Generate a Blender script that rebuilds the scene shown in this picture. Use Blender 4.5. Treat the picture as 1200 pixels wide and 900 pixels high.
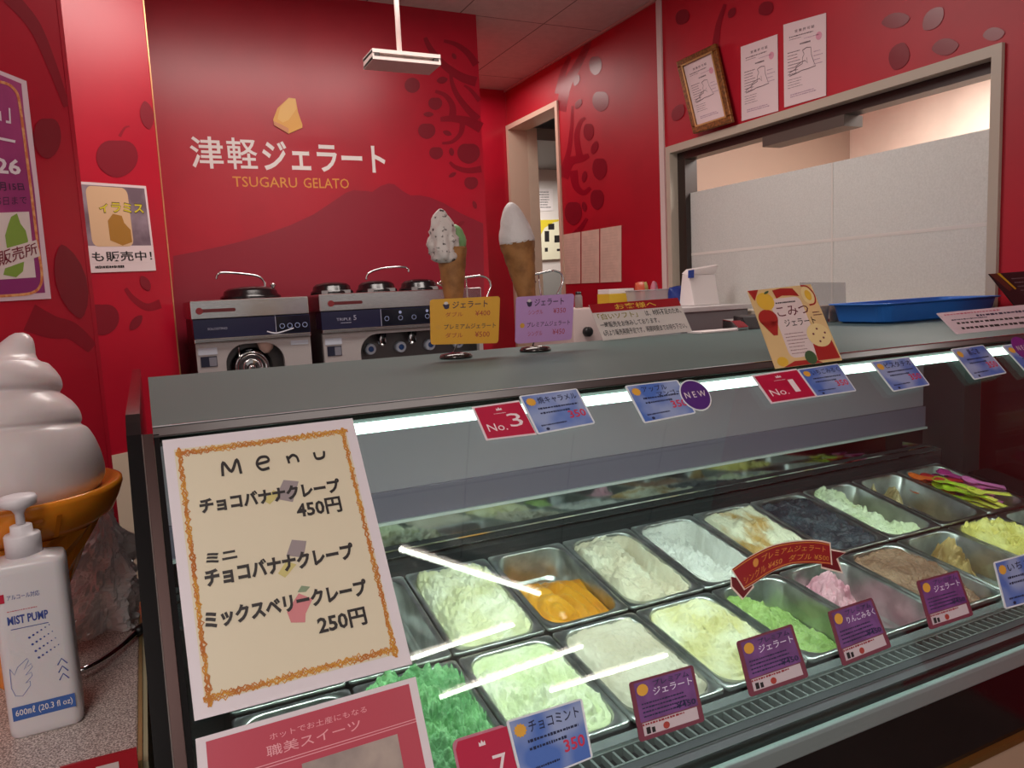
import bpy, bmesh, math, random
from mathutils import Vector, Matrix, noise, Euler

random.seed(7)
for o in list(bpy.data.objects):
    bpy.data.objects.remove(o)
SC = bpy.context.scene
COL = SC.collection
PI = math.pi

# ------------------------------------------------------------------ camera
FPX = 890.385
YAW, PITCH, ROLL = [math.radians(a) for a in (25.55616479, -6.8035665, -2.73454997)]
CAMP = Vector((0, 0, 1.45))
_f = Vector((math.sin(YAW)*math.cos(PITCH), math.cos(YAW)*math.cos(PITCH), math.sin(PITCH)))
_r = Vector((math.cos(YAW), -math.sin(YAW), 0)); _u = _r.cross(_f)
CR = _r*math.cos(ROLL) + _u*math.sin(ROLL)
CU = _u*math.cos(ROLL) - _r*math.sin(ROLL)
CF = _f
cam = bpy.data.objects.new('camera', bpy.data.cameras.new('camera'))
COL.objects.link(cam)
cam.data.sensor_fit = 'HORIZONTAL'; cam.data.sensor_width = 36
cam.data.lens = FPX/1200*36
cam.data.clip_start = 0.02
cam.matrix_world = Matrix((( CR.x, CU.x, -CF.x, CAMP.x), (CR.y, CU.y, -CF.y, CAMP.y), (CR.z, CU.z, -CF.z, CAMP.z), (0, 0, 0, 1)))
SC.camera = cam

# ------------------------------------------------------------------ light and exposure
SC.view_settings.view_transform = 'Standard'
SC.view_settings.look = 'None'
SC.view_settings.gamma = 1
SC.view_settings.use_curve_mapping = False
SC.view_settings.exposure = 0.12
W = bpy.data.worlds.new('room_ambient'); SC.world = W; W.use_nodes = True
W.node_tree.nodes['Background'].inputs[0].default_value = (0.95, 0.88, 0.86, 1)
W.node_tree.nodes['Background'].inputs[1].default_value = 0.42

def area(name, loc, rot, sx, sy, power, color=(1, 1, 1), spread=180):
    l = bpy.data.lights.new(name, 'AREA'); l.shape = 'RECTANGLE'; l.size = sx; l.size_y = sy
    l.energy = power; l.color = color; l.spread = math.radians(spread)
    o = bpy.data.objects.new(name, l); COL.objects.link(o); o.location = loc; o.rotation_euler = rot
    return o
WARM = (1, 0.90, 0.84)
area('fill_light_customers', (-1.0, -0.9, 2.74), (0, 0, 0), 1.4, 0.35, 20, WARM)  # added fill lamp, kept left so the case glass does not mirror it
area('fill_light_aisle', (3.6, -0.9, 2.74), (0, 0, 0), 1.4, 0.35, 24, WARM)  # second added fill, far right, outside what the front glass reflects
area('fill_light_counter', (-0.55, -0.35, 2.74), (0, 0, 0), 0.5, 0.6, 12, WARM)  # made-up lamp that brightens the side counter, bottle and bag
area('ceiling_light_staff', (0.75, 2.3, 2.76), (0, 0, 0), 1.3, 0.5, 24, WARM)
area('ceiling_light_recess', (1.85, 4.2, 2.74), (0, 0, 0), 0.5, 0.7, 6, WARM)
area('ceiling_light_kitchen', (3.2, 2.0, 2.5), (0, 0, 0), 0.8, 1.2, 62, (1, 0.93, 0.87))
area('ceiling_light_back_room', (2.9, 5.2, 2.4), (0, 0, 0), 0.5, 0.5, 14, (1, 0.95, 0.9))
area('case_led_light', (1.01, 0.957, 1.450-0.170), (math.radians(14), 0, 0), 1.98, 0.014, 15.5, (0.97, 1, 0.98), 170)

# ------------------------------------------------------------------ pixel -> place
def ray(px, py):
    return CF + CR*((px-600)/FPX) - CU*((py-450)/FPX)
def at_y(px, py, y):
    r = ray(px, py); return CAMP + r*(y/r.y)
def at_x(px, py, x):
    r = ray(px, py); return CAMP + r*(x/r.x)
def at_z(px, py, z):
    r = ray(px, py); return CAMP + r*((z-CAMP.z)/r.z)
def at_pl(px, py, p0, n):
    r = ray(px, py); n = Vector(n); return CAMP + r*(((Vector(p0)-CAMP).dot(n))/r.dot(n))

# ------------------------------------------------------------------ materials
def lin(c):
    c = c/255.0
    return c/12.92 if c <= 0.04045 else ((c+0.055)/1.055)**2.4
def rgb(c):
    return (lin(c[0]), lin(c[1]), lin(c[2]), 1)
MATS = {}
def pm(name, col, rough=0.5, metal=0.0, var=0.0, vscale=8, col2=None, bump=0.0, bscale=40, emit=0.0, spec=0.5, trans=0.0, alpha=1.0, coat=0.0, vlo=0.4, vhi=0.6, stretch=None, sss=0.0):
    if name in MATS: return MATS[name]
    m = bpy.data.materials.new(name); m.use_nodes = True
    nt = m.node_tree; b = nt.nodes['Principled BSDF']
    b.inputs['Base Color'].default_value = rgb(col)
    b.inputs['Roughness'].default_value = rough
    b.inputs['Metallic'].default_value = metal
    b.inputs['Specular IOR Level'].default_value = spec
    b.inputs['Transmission Weight'].default_value = trans
    b.inputs['Alpha'].default_value = alpha
    b.inputs['Coat Weight'].default_value = coat
    if sss: b.inputs['Subsurface Weight'].default_value = sss; b.inputs['Subsurface Scale'].default_value = 0.01
    if emit:
        b.inputs['Emission Color'].default_value = rgb(col); b.inputs['Emission Strength'].default_value = emit
    tc = nt.nodes.new('ShaderNodeTexCoord')
    src = tc.outputs['Object']
    if stretch:
        mp = nt.nodes.new('ShaderNodeMapping'); mp.inputs['Scale'].default_value = stretch
        nt.links.new(src, mp.inputs[0]); src = mp.outputs[0]
    if col2 or var:
        n = nt.nodes.new('ShaderNodeTexNoise'); n.inputs['Scale'].default_value = vscale; n.inputs['Detail'].default_value = 5
        nt.links.new(src, n.inputs['Vector'])
        cr = nt.nodes.new('ShaderNodeValToRGB')
        c2 = col2 or tuple(max(0, x*(1-var)) for x in col)
        cr.color_ramp.elements[0].position = vlo; cr.color_ramp.elements[1].position = vhi
        cr.color_ramp.elements[0].color = rgb(c2); cr.color_ramp.elements[1].color = rgb(col)
        nt.links.new(n.outputs['Fac'], cr.inputs[0]); nt.links.new(cr.outputs[0], b.inputs['Base Color'])
    if bump:
        n2 = nt.nodes.new('ShaderNodeTexNoise'); n2.inputs['Scale'].default_value = bscale; n2.inputs['Detail'].default_value = 4
        nt.links.new(src, n2.inputs['Vector'])
        bp = nt.nodes.new('ShaderNodeBump'); bp.inputs['Strength'].default_value = bump; bp.inputs['Distance'].default_value = 0.004
        nt.links.new(n2.outputs['Fac'], bp.inputs['Height']); nt.links.new(bp.outputs[0], b.inputs['Normal'])
    MATS[name] = m
    return m
def glassmat(name, tint=(255, 255, 255), refl=1.0, ior=1.45, rough=0.0, veil=0.0):
    m = bpy.data.materials.new(name); m.use_nodes = True; nt = m.node_tree
    for n in list(nt.nodes): nt.nodes.remove(n)
    out = nt.nodes.new('ShaderNodeOutputMaterial')
    t = nt.nodes.new('ShaderNodeBsdfTransparent'); t.inputs[0].default_value = rgb(tint)
    g = nt.nodes.new('ShaderNodeBsdfGlossy'); g.inputs['Roughness'].default_value = rough
    lw = nt.nodes.new('ShaderNodeLayerWeight'); lw.inputs['Blend'].default_value = 0.5
    pw_ = nt.nodes.new('ShaderNodeMath'); pw_.operation = 'POWER'; pw_.inputs[1].default_value = 5
    fr = nt.nodes.new('ShaderNodeMath'); fr.operation = 'MULTIPLY_ADD'; f0 = ((ior-1)/(ior+1))**2
    fr.inputs[1].default_value = 1-f0; fr.inputs[2].default_value = f0
    nt.links.new(lw.outputs['Facing'], pw_.inputs[0]); nt.links.new(pw_.outputs[0], fr.inputs[0])
    mx = nt.nodes.new('ShaderNodeMixShader')
    mu = nt.nodes.new('ShaderNodeMath'); mu.operation = 'MULTIPLY'; mu.inputs[1].default_value = refl
    nt.links.new(fr.outputs[0], mu.inputs[0]); nt.links.new(mu.outputs[0], mx.inputs[0])
    nt.links.new(t.outputs[0], mx.inputs[1]); nt.links.new(g.outputs[0], mx.inputs[2])
    last = mx.outputs[0]
    if veil:
        d = nt.nodes.new('ShaderNodeBsdfDiffuse'); d.inputs[0].default_value = (0.8, 0.8, 0.8, 1)
        m2 = nt.nodes.new('ShaderNodeMixShader'); m2.inputs[0].default_value = veil
        nt.links.new(last, m2.inputs[1]); nt.links.new(d.outputs[0], m2.inputs[2]); last = m2.outputs[0]
    nt.links.new(last, out.inputs[0])
    return m

M_RED = pm('red_wallpaper', (184, 18, 44), 0.30, var=0.06, vscale=3, bump=0.05, bscale=3, spec=0.5)
M_REDB = pm('red_wallpaper_side', (182, 14, 38), 0.48, var=0.06, vscale=3, bump=0.03, bscale=3, spec=0.5)
M_MURAL = pm('dark_red_print', (140, 13, 34), 0.30, spec=0.5)
M_MURAL2 = pm('dark_red_print_apple', (130, 22, 38), 0.30, spec=0.5)
M_WHITE = pm('white_paint', (238, 230, 226), 0.5)
M_GOLDLET = pm('gold_lettering', (224, 152, 60), 0.45)
M_CREAMWALL = pm('cream_paint', (226, 208, 186), 0.6, var=0.05, vscale=4)
M_TRIM = pm('greige_frame', (186, 174, 158), 0.4)
M_IVORY = pm('ivory_panel', (214, 200, 176), 0.5)
M_GOLDTRIM = pm('gold_trim', (222, 170, 120), 0.3, 0.7)
M_STEEL = pm('brushed_steel', (210, 208, 206), 0.2, 1.0, var=0.12, vscale=60, stretch=(1, 1, 30))
M_PAN = pm('pan_steel', (210, 212, 210), 0.28, 1.0, var=0.15, vscale=25)
M_CHROME = pm('chrome', (225, 225, 225), 0.08, 1.0)
M_DARKST = pm('dark_steel', (92, 96, 98), 0.3, 1.0)
M_BLACKG = pm('black_gloss', (12, 14, 16), 0.1, spec=0.6)
M_BLACK = pm('black_plastic', (22, 22, 24), 0.4)
M_BLACKP = pm('black_print', (28, 24, 26), 0.6)
M_BROWN = pm('brown_anodised', (78, 60, 58), 0.28, 0.7)
M_TOP = pm('frosted_grey_top', (84, 104, 102), 0.5, 0.0, spec=0.15, coat=0.0)
M_PAPER = pm('paper', (232, 224, 222), 0.55)
M_PAPERP = pm('pinkish_paper', (226, 208, 204), 0.6)
M_CREAMP = pm('cream_paper', (216, 206, 184), 0.5)
M_NAVY = pm('navy_panel', (34, 34, 62), 0.2)
M_GLASS = glassmat('front_glass', (240, 250, 246), 1.0, 1.5)

# ------------------------------------------------------------------ mesh builder
_tc = {}
def text_geo(s, bold=0.0):
    key = (s, bold)
    if key not in _tc:
        cu = bpy.data.curves.new('lettering', 'FONT'); cu.body = s; cu.offset = bold; cu.resolution_u = 2
        ob = bpy.data.objects.new('lettering', cu)
        me = bpy.data.meshes.new_from_object(ob)
        vs = [(v.co.x, v.co.y) for v in me.vertices]; fs = [tuple(p.vertices) for p in me.polygons]
        bpy.data.objects.remove(ob); bpy.data.meshes.remove(me); bpy.data.curves.remove(cu)
        _tc[key] = (vs, fs)
    return _tc[key]

def rrect(x0, x1, y0, y1, r, n=5):
    pts = []
    for cx, cy, a0 in ((x1-r, y1-r, 0), (x0+r, y1-r, 90), (x0+r, y0+r, 180), (x1-r, y0+r, 270)):
        for i in range(n+1):
            a = math.radians(a0+90*i/n); pts.append((cx+r*math.cos(a), cy+r*math.sin(a)))
    return pts
def circ(cx, cy, r, n=20, ry=None):
    ry = r if ry is None else ry
    return [(cx+r*math.cos(2*PI*i/n), cy+ry*math.sin(2*PI*i/n)) for i in range(n)]

class MB:
    def __init__(s, mp=None):
        s.v = []; s.f = []; s.m = []; s.sm = []; s.mats = []; s.mp = mp
    def mi(s, mat):
        if mat not in s.mats: s.mats.append(mat)
        return s.mats.index(mat)
    def add(s, vs, fs, mat, smooth=False, M=None):
        b = len(s.v); k = s.mi(mat)
        for p in vs:
            p = Vector(p)
            if M is not None: p = M @ p
            if s.mp: p = Vector(s.mp(p))
            s.v.append(p)
        for f in fs:
            s.f.append(tuple(b+i for i in f)); s.m.append(k); s.sm.append(smooth)
        return s
    def box(s, x0, x1, y0, y1, z0, z1, mat, M=None):
        vs = [(x, y, z) for z in (z0, z1) for y in (y0, y1) for x in (x0, x1)]
        return s.add(vs, [(0, 2, 3, 1), (4, 5, 7, 6), (0, 1, 5, 4), (2, 6, 7, 3), (0, 4, 6, 2), (1, 3, 7, 5)], mat, False, M)
    def prism(s, poly, z0, z1, mat, M=None, smooth=False):
        n = len(poly)
        vs = [(p[0], p[1], z0) for p in poly] + [(p[0], p[1], z1) for p in poly]
        fs = [tuple(range(n-1, -1, -1)), tuple(range(n, 2*n))] + [(i, (i+1) % n, n+(i+1) % n, n+i) for i in range(n)]
        return s.add(vs, fs, mat, smooth, M)
    def flat(s, poly, z, mat, M=None):
        return s.add([(p[0], p[1], z) for p in poly], [tuple(range(len(poly)))], mat, False, M)
    def extx(s, poly, x0, x1, mat, smooth=False):          # profile in (y, z) drawn out along x
        n = len(poly)
        vs = [(x0, p[0], p[1]) for p in poly] + [(x1, p[0], p[1]) for p in poly]
        fs = [tuple(range(n-1, -1, -1)), tuple(range(n, 2*n))] + [(i, (i+1) % n, n+(i+1) % n, n+i) for i in range(n)]
        return s.add(vs, fs, mat, smooth)
    def lathe(s, prof, mat, n=32, M=None, smooth=True, rad=None):
        vs = []; fs = []
        for j, (r, z) in enumerate(prof):
            for i in range(n):
                a = 2*PI*i/n; q = r*(rad(i, j, a) if rad else 1)
                vs.append((q*math.cos(a), q*math.sin(a), z))
        for j in range(len(prof)-1):
            for i in range(n):
                fs.append((j*n+i, j*n+(i+1) % n, (j+1)*n+(i+1) % n, (j+1)*n+i))
        fs.append(tuple(range(n-1, -1, -1))); fs.append(tuple(range((len(prof)-1)*n, len(prof)*n)))
        return s.add(vs, fs, mat, smooth, M)
    def tube(s, path, r, mat, n=8, closed=False, M=None):
        P = [Vector(p) for p in path]; N = len(P); vs = []; fs = []
        up = Vector((0.13, 0.21, 0.97))
        for i in range(N):
            a = P[(i-1) % N] if (closed or i > 0) else P[i]
            b = P[(i+1) % N] if (closed or i < N-1) else P[i]
            t = (b-a).normalized(); x = t.cross(up)
            if x.length < 1e-3: x = t.cross(Vector((1, 0, 0)))
            x.normalize(); y = t.cross(x); rr = r[i] if isinstance(r, (list, tuple)) else r
            for k in range(n):
                q = 2*PI*k/n; vs.append(P[i]+x*(rr*math.cos(q))+y*(rr*math.sin(q)))
        for i in range(N if closed else N-1):
            for k in range(n):
                fs.append((i*n+k, i*n+(k+1) % n, ((i+1) % N)*n+(k+1) % n, ((i+1) % N)*n+k))
        if not closed:
            fs.append(tuple(range(n-1, -1, -1))); fs.append(tuple(range((N-1)*n, N*n)))
        return s.add(vs, fs, mat, True, M)
    def grid(s, fn, nu, nv, mat, smooth=True):
        vs = [fn(i/nu, j/nv) for j in range(nv+1) for i in range(nu+1)]
        fs = [(j*(nu+1)+i, j*(nu+1)+i+1, (j+1)*(nu+1)+i+1, (j+1)*(nu+1)+i) for j in range(nv) for i in range(nu)]
        return s.add(vs, fs, mat, smooth)
    def text(s, t, mat, box, z=0.0, bold=0.0, M=None, flip=False, keep=False):
        # fit the lettering into box = (x0, x1, ybottom, ytop)
        vs, fs = text_geo(t, bold)
        if not vs: return s
        x0 = min(v[0] for v in vs); x1 = max(v[0] for v in vs); y0 = min(v[1] for v in vs); y1 = max(v[1] for v in vs)
        sx = (box[1]-box[0])/max(1e-6, x1-x0); sy = (box[3]-box[2])/max(1e-6, y1-y0)
        return s.add([(box[0]+(v[0]-x0)*sx, box[2]+(v[1]-y0)*sy, z) for v in vs], fs, mat, False, M)
    def bars(s, mat, box, rows, z, fill=0.45, rnd=None, M=None):
        # rows of small dashes where the print is too small to read
        rnd = rnd or random.Random(hash((round(box[0], 4), rows)) & 255)
        h = (box[3]-box[2])/rows
        for i in range(rows):
            y = box[3]-h*(i+0.5); x = box[0]; end = box[1]-(box[1]-box[0])*rnd.uniform(0, 0.3)
            st = (box[1]-box[0])
            while x < end:
                w = st*rnd.uniform(0.025, 0.06)
                hh = h*fill*rnd.uniform(0.6, 1.0)/2
                s.flat([(x, y-hh), (min(x+w, end), y-hh), (min(x+w, end), y+hh), (x, y+hh)], z, mat, M)
                x += w+st*rnd.uniform(0.008, 0.02)
        return s
    def stroke(s, pts, w, z, mat, M=None):
        pts = [Vector((p[0], p[1])) for p in pts]; n = len(pts); L = []; Rr = []
        for i in range(n):
            d = (pts[min(i+1, n-1)]-pts[max(i-1, 0)])
            if d.length < 1e-9: d = Vector((1, 0))
            d.normalize(); q = Vector((-d.y, d.x))
            ww = w[i] if isinstance(w, (list, tuple)) else w
            L.append(pts[i]+q*ww/2); Rr.append(pts[i]-q*ww/2)
        vs = [(p.x, p.y, z) for p in L] + [(p.x, p.y, z) for p in Rr]
        return s.add(vs, [(i, n+i, n+i+1, i+1) for i in range(n-1)], mat, False, M)
    def build(s, name, parent=None, bevel=0.0, segs=2, M=None, recalc=False, subsurf=0, origin=None, autosmooth=None):
        me = bpy.data.meshes.new(name)
        vs = s.v
        if origin is not None:
            og = Vector(origin); vs = [v-og for v in vs]
        me.from_pydata([tuple(v) for v in vs], [], s.f)
        for m in s.mats: me.materials.append(m)
        me.polygons.foreach_set('material_index', s.m); me.polygons.foreach_set('use_smooth', s.sm)
        if recalc:
            bm = bmesh.new(); bm.from_mesh(me); bmesh.ops.recalc_face_normals(bm, faces=bm.faces); bm.to_mesh(me); bm.free()
        me.update()
        o = bpy.data.objects.new(name, me); COL.objects.link(o)
        if origin is not None: o.location = origin
        if M is not None: o.matrix_world = M
        if parent is not None:
            o.parent = parent
            if origin is None and M is None: o.matrix_parent_inverse = Matrix.Translation(-parent.location) if parent.type == 'EMPTY' and parent.get('_w') else Matrix()
        if bevel:
            b = o.modifiers.new('bevel', 'BEVEL'); b.width = bevel; b.segments = segs; b.limit_method = 'ANGLE'; b.angle_limit = math.radians(35)
        if subsurf:
            b = o.modifiers.new('subsurf', 'SUBSURF'); b.levels = subsurf; b.render_levels = subsurf
        return o

def tag(o, label=None, cat=None, group=None, kind=None):
    if label: o['label'] = label
    if cat: o['category'] = cat
    if group: o['group'] = group
    if kind: o['kind'] = kind
    return o
def thing(name, loc, label, cat, group=None, rz=0.0):
    o = bpy.data.objects.new(name, None); COL.objects.link(o); o.location = loc; o.rotation_euler = (0, 0, rz)
    o.empty_display_size = 0.05
    return tag(o, label, cat, group)
def struct(mb, name, **k):
    return tag(mb.build(name, **k), kind='structure')
def part(mb, name, root, **k):
    # mesh given in world places; hang it under a thing that sits at root.location
    o = mb.build(name, **k); o.parent = root
    o.matrix_parent_inverse = root.matrix_basis.inverted()
    return o
def quad_map(TL, TR, BR, BL, out=1):
    # (s, t, h): s along the top edge 0..1, t upward 0..1, h metres off the face
    TL, TR, BR, BL = [Vector(p) for p in (TL, TR, BR, BL)]
    n = (TR-BL).cross(BR-TL).normalized(); c_ = (TL+TR+BR+BL)/4
    TL, TR, BR, BL = [CAMP+(p-CAMP)*((c_-CAMP).dot(n)/(p-CAMP).dot(n)) for p in (TL, TR, BR, BL)]
    if n.dot(CAMP-TL) < 0: n = -n
    def f(p):
        s, t = p.x, p.y
        return (BL*(1-s)+BR*s)*(1-t) + (TL*(1-s)+TR*s)*t + n*p.z
    return f
def card_mb(TL, TR, BR, BL, base, r=0.0, th=0.0012, backmat=None):
    mb = MB(quad_map(TL, TR, BR, BL))
    if r:
        asp = (Vector(TR)-Vector(TL)).length/max(1e-6, (Vector(TL)-Vector(BL)).length)
        poly = [(x/asp, y) for x, y in rrect(0, asp, 0, 1, r)]
    else:
        poly = [(0, 0), (1, 0), (1, 1), (0, 1)]
    mb.prism(poly, -th, 0, base)
    return mb
Z1, Z2, Z3, Z4 = 0.0003, 0.0006, 0.0009, 0.0012

# ------------------------------------------------------------------ room
ZC = 1.45+1.336
XR = 2.3
YB = 3.5
YN = 4.70
m_floor = pm('floor_vinyl', (120, 104, 96), 0.4, var=0.1, vscale=5)
struct(MB().box(-3, 5, -3, 6.2, -0.05, 0, m_floor), 'floor')
m_ceil = pm('ceiling_board', (206, 196, 190), 0.75, var=0.03, vscale=30)
def seam_ceiling():
    nt = m_ceil.node_tree; b = nt.nodes['Principled BSDF']; prev = b.inputs['Base Color'].links[0].from_socket
    br = nt.nodes.new('ShaderNodeTexBrick'); br.offset = 0.0; br.inputs['Scale'].default_value = 1.0
    br.inputs['Brick Width'].default_value = 0.455; br.inputs['Row Height'].default_value = 0.91; br.inputs['Mortar Size'].default_value = 0.0035
    br.inputs['Color1'].default_value = (1, 1, 1, 1); br.inputs['Color2'].default_value = (0.97, 0.97, 0.97, 1); br.inputs['Mortar'].default_value = (0.3, 0.28, 0.27, 1)
    tc = nt.nodes.new('ShaderNodeTexCoord'); mp = nt.nodes.new('ShaderNodeMapping'); mp.inputs['Location'].default_value = (-0.13, 0.13, 0)
    nt.links.new(tc.outputs['Object'], mp.inputs[0]); nt.links.new(mp.outputs[0], br.inputs['Vector'])
    mx = nt.nodes.new('ShaderNodeMix'); mx.data_type = 'RGBA'; mx.blend_type = 'MULTIPLY'; mx.inputs[0].default_value = 1
    nt.links.new(prev, mx.inputs[6]); nt.links.new(br.outputs['Color'], mx.inputs[7]); nt.links.new(mx.outputs[2], b.inputs['Base Color'])
seam_ceiling()
struct(MB().box(-3, 5, -2.2, 6.2, ZC, ZC+0.08, m_ceil), 'ceiling')
# back wall with the shop sign, its side return and the recess
wb = struct(MB().box(-0.6, 1.575, YB, YB+0.12, 0, ZC, M_RED), 'wall_back')
struct(MB().box(1.455, 1.575, YB+0.1205, YN+0.12, 0, ZC, M_RED), 'wall_return')
struct(MB().box(1.5755, XR, YN, YN+0.12, 0, ZC, M_RED), 'wall_recess')
# right wall with doorway and window openings
DY0, DY1, DZ = 4.03, 4.665, 1.45+1.075
WY0, WY1, WZ0, WZ1 = 1.452, 2.955, 1.33, 1.45+0.615
def wall_right():
    mb = MB(); t = 0.12
    def b(y0, y1, z0, z1):
        if y1 > y0 and z1 > z0: mb.box(XR, XR+t, y0, y1, z0, z1, M_REDB)
    g = .02; b(-0.6, WY0-g, 0, ZC); b(WY0-g, WY1+g, 0, WZ0-g); b(WY0-g, WY1+g, WZ1+g, ZC); b(WY1+g, DY0-g, 0, ZC); b(DY0-g, DY1+g, DZ+g, ZC); b(DY1+g, YN-.0005, 0, ZC)
    return struct(mb, 'wall_right')
wr = wall_right()
# near left wall (holds the purple poster) and the wall piece beyond it
az1 = math.radians(47); d1 = Vector((math.sin(az1), math.cos(az1), 0)); A1 = Vector((-0.16, 1.75, 0)); n1 = Vector((d1.y, -d1.x, 0))
az2 = math.radians(58); d2 = Vector((math.sin(az2), math.cos(az2), 0)); A2 = Vector((0.05, 2.9, 0)); n2 = Vector((d2.y, -d2.x, 0))
def wall_strip(A, d, n, t0, t1, th, mat, z0=0, z1=ZC):
    P = [A+d*t0, A+d*t1, A+d*t1-n*th, A+d*t0-n*th]
    return MB().prism([(p.x, p.y) for p in P], z0, z1, mat)
wl = struct(wall_strip(A1, d1, n1, -1.2, 0.088, 0.08, M_RED), 'wall_left')
E2 = A2+d2*0.058
wl2 = struct(wall_strip(A2, d2, n2, -0.45, 0.058, 0.06, M_RED), 'wall_left_column')
struct(MB().box(E2.x-0.03, E2.x+0.0, E2.y+0.004, YB-0.0005, 0, ZC, M_RED), 'wall_left_return')
tg = wall_strip(E2+n2*0.002, d2, n2, -0.001, 0.0035, 0.008, M_GOLDTRIM, 0, ZC-0.001)
struct(tg, 'trim_1')
struct(wall_strip(A1+n1*0.0005, d1, n1, 0.0885, 0.098, 0.08, M_RED), 'trim_3')
# ivory base panel of the far piece
pv = wall_strip(A2+n2*0.004, d2, n2, -0.3, 0.055, 0.003, M_IVORY, 0.3, 0.985)
struct(pv, 'trim_4')
# white strip on the right wall beside the window
ys = XR/0.7605
struct(MB().box(XR-0.008, XR-0.0004, ys-0.018, ys+0.018, 0, ZC-0.001, pm('strip_white', (214, 196, 192), 0.4)), 'trim_2')
# cornice bead along the right wall
struct(MB().box(XR-0.012, XR-0.0004, 1.0, YN-0.001, ZC-0.014, ZC-0.001, pm('bead', (190, 150, 140), 0.5)), 'trim_5')

# printed mural (flat print on the wallpaper)
def on_plane(f, pts, off, n):
    return [f(px, py)+n*off for px, py in pts]
def mural(name, f, n, polys, strokes, parent, mat=M_MURAL, leaf=M_MURAL2, off=0.0012):
    mb = MB(); n = Vector(n)
    for q, pts in polys:
        P = on_plane(f, pts, off+0.0002+0.00006*len(mb.f), n); mb.add(P, [tuple(range(len(P)))], q)
    for si, (pts, w) in enumerate(strokes):
        off_ = off-0.0009+0.00012*si
        m = len(pts); L = []; R = []
        for i in range(m):
            a = Vector(pts[max(i-1, 0)]); b = Vector(pts[min(i+1, m-1)]); d = (b-a).normalized(); q = Vector((-d.y, d.x))
            ww = w*(1-0.6*i/(m-1))
            L.append(tuple(Vector(pts[i])+q*ww/2)); R.append(tuple(Vector(pts[i])-q*ww/2))
        P = on_plane(f, L, off_, n)+on_plane(f, R, off_, n)
        mb.add(P, [(i, i+1, m+i+1, m+i) for i in range(m-1)], mat)
    o = mb.build(name); o.parent = parent; return o
def curve(pts, n=8):
    out = []
    for i in range(len(pts)-1):
        p0 = Vector(pts[max(i-1, 0)]); p1 = Vector(pts[i]); p2 = Vector(pts[i+1]); p3 = Vector(pts[min(i+2, len(pts)-1)])
        for k in range(n):
            t = k/n
            out.append(tuple(0.5*((2*p1)+(p2-p0)*t+(2*p0-5*p1+4*p2-p3)*t*t+(3*p1-p0-3*p2+p3)*t**3)))
    out.append(tuple(pts[-1])); return out
def applepx(cx, cy, r, sx=1.0):
    pts = []
    for i in range(28):
        a = 2*PI*i/28+PI/2; k = 1-0.20*max(0, math.cos(a-PI/2))**6-0.08*max(0, -math.sin(a))**2*abs(math.cos(a))
        pts.append((cx+sx*r*math.cos(a)*1.02*k, cy-r*math.sin(a)*k))
    return pts
def leafpx(cx, cy, l, w, ang):
    pts = []; a = math.radians(ang)
    for i in range(16):
        t = 2*PI*i/16; x = l/2*math.cos(t); y = w/2*math.sin(t)*abs(math.sin(t))**0.4
        pts.append((cx+x*math.cos(a)-y*math.sin(a), cy+x*math.sin(a)+y*math.cos(a)))
    return pts
fb = lambda px, py: at_y(px, py, YB)
mount = [(203, 300), (235, 294), (262, 288), (290, 281), (312, 274), (340, 264), (368, 251), (392, 235), (405, 226), (414, 223), (430, 224), (436, 225), (446, 218), (455, 215), (462, 216), (472, 224), (481, 229), (492, 229), (503, 231), (520, 238), (540, 250), (566, 262), (567, 330), (567, 420), (205, 440)]
mural('mountain_print', fb, (0, -1, 0), [(pm('mountain_red', (146, 28, 48), 0.3), mount)], [], wb)
br_b = [(curve([(558, 96), (540, 90), (520, 76), (505, 58), (498, 44)]), 12), (curve([(558, 76), (548, 62), (534, 52), (520, 48)]), 9),
        (curve([(560, 140), (548, 128), (536, 112), (530, 98), (528, 86)]), 9), (curve([(562, 118), (552, 106), (544, 100)]), 6),
        (curve([(564, 150), (548, 142), (530, 139), (516, 140)]), 13), (curve([(530, 139), (530, 124), (522, 112), (510, 107)]), 9),
        (curve([(542, 142), (540, 156), (530, 166), (518, 168)]), 7), (curve([(564, 198), (548, 200), (534, 196), (527, 190)]), 8)]
ap_b = [(M_MURAL2, circ(483, 100, 9, 18)), (M_MURAL2, applepx(510, 121, 8)), (M_MURAL2, applepx(500, 153, 10)), (M_MURAL2, applepx(511, 179, 8)),
        (M_MURAL2, applepx(549, 179, 13)), (M_MURAL2, applepx(552, 214, 8)), (M_MURAL2, leafpx(518, 94, 13, 8, -10)), (M_MURAL2, leafpx(532, 66, 8, 5, 60)),
        (M_MURAL2, leafpx(502, 134, 12, 6, 0)), (M_MURAL2, leafpx(524, 156, 11, 6, 20)), (M_MURAL2, leafpx(529, 178, 10, 6, 80)), (M_MURAL2, leafpx(530, 205, 10, 5, -30)),
        (M_MURAL2, leafpx(540, 262, 10, 5, -30)), (M_MURAL2, leafpx(556, 240, 10, 5, 70))]
mural('apple_branch_print', fb, (0, -1, 0), ap_b, br_b, wb)
fr = lambda px, py: at_x(px, py, XR)
br_r = [(curve([(657, 130), (664, 100), (676, 78), (688, 54), (692, 40)]), 13), (curve([(655, 110), (660, 85), (668, 66)]), 10), (curve([(657, 205), (666, 180), (670, 150), (671, 124)]), 7),
        (curve([(660, 208), (668, 190), (682, 186), (690, 182)]), 13), (curve([(679, 183), (676, 160), (680, 144), (686, 138)]), 8), (curve([(672, 200), (675, 218), (684, 226), (692, 220)]), 10),
        (curve([(668, 280), (680, 268), (688, 256)]), 8)]
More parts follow.
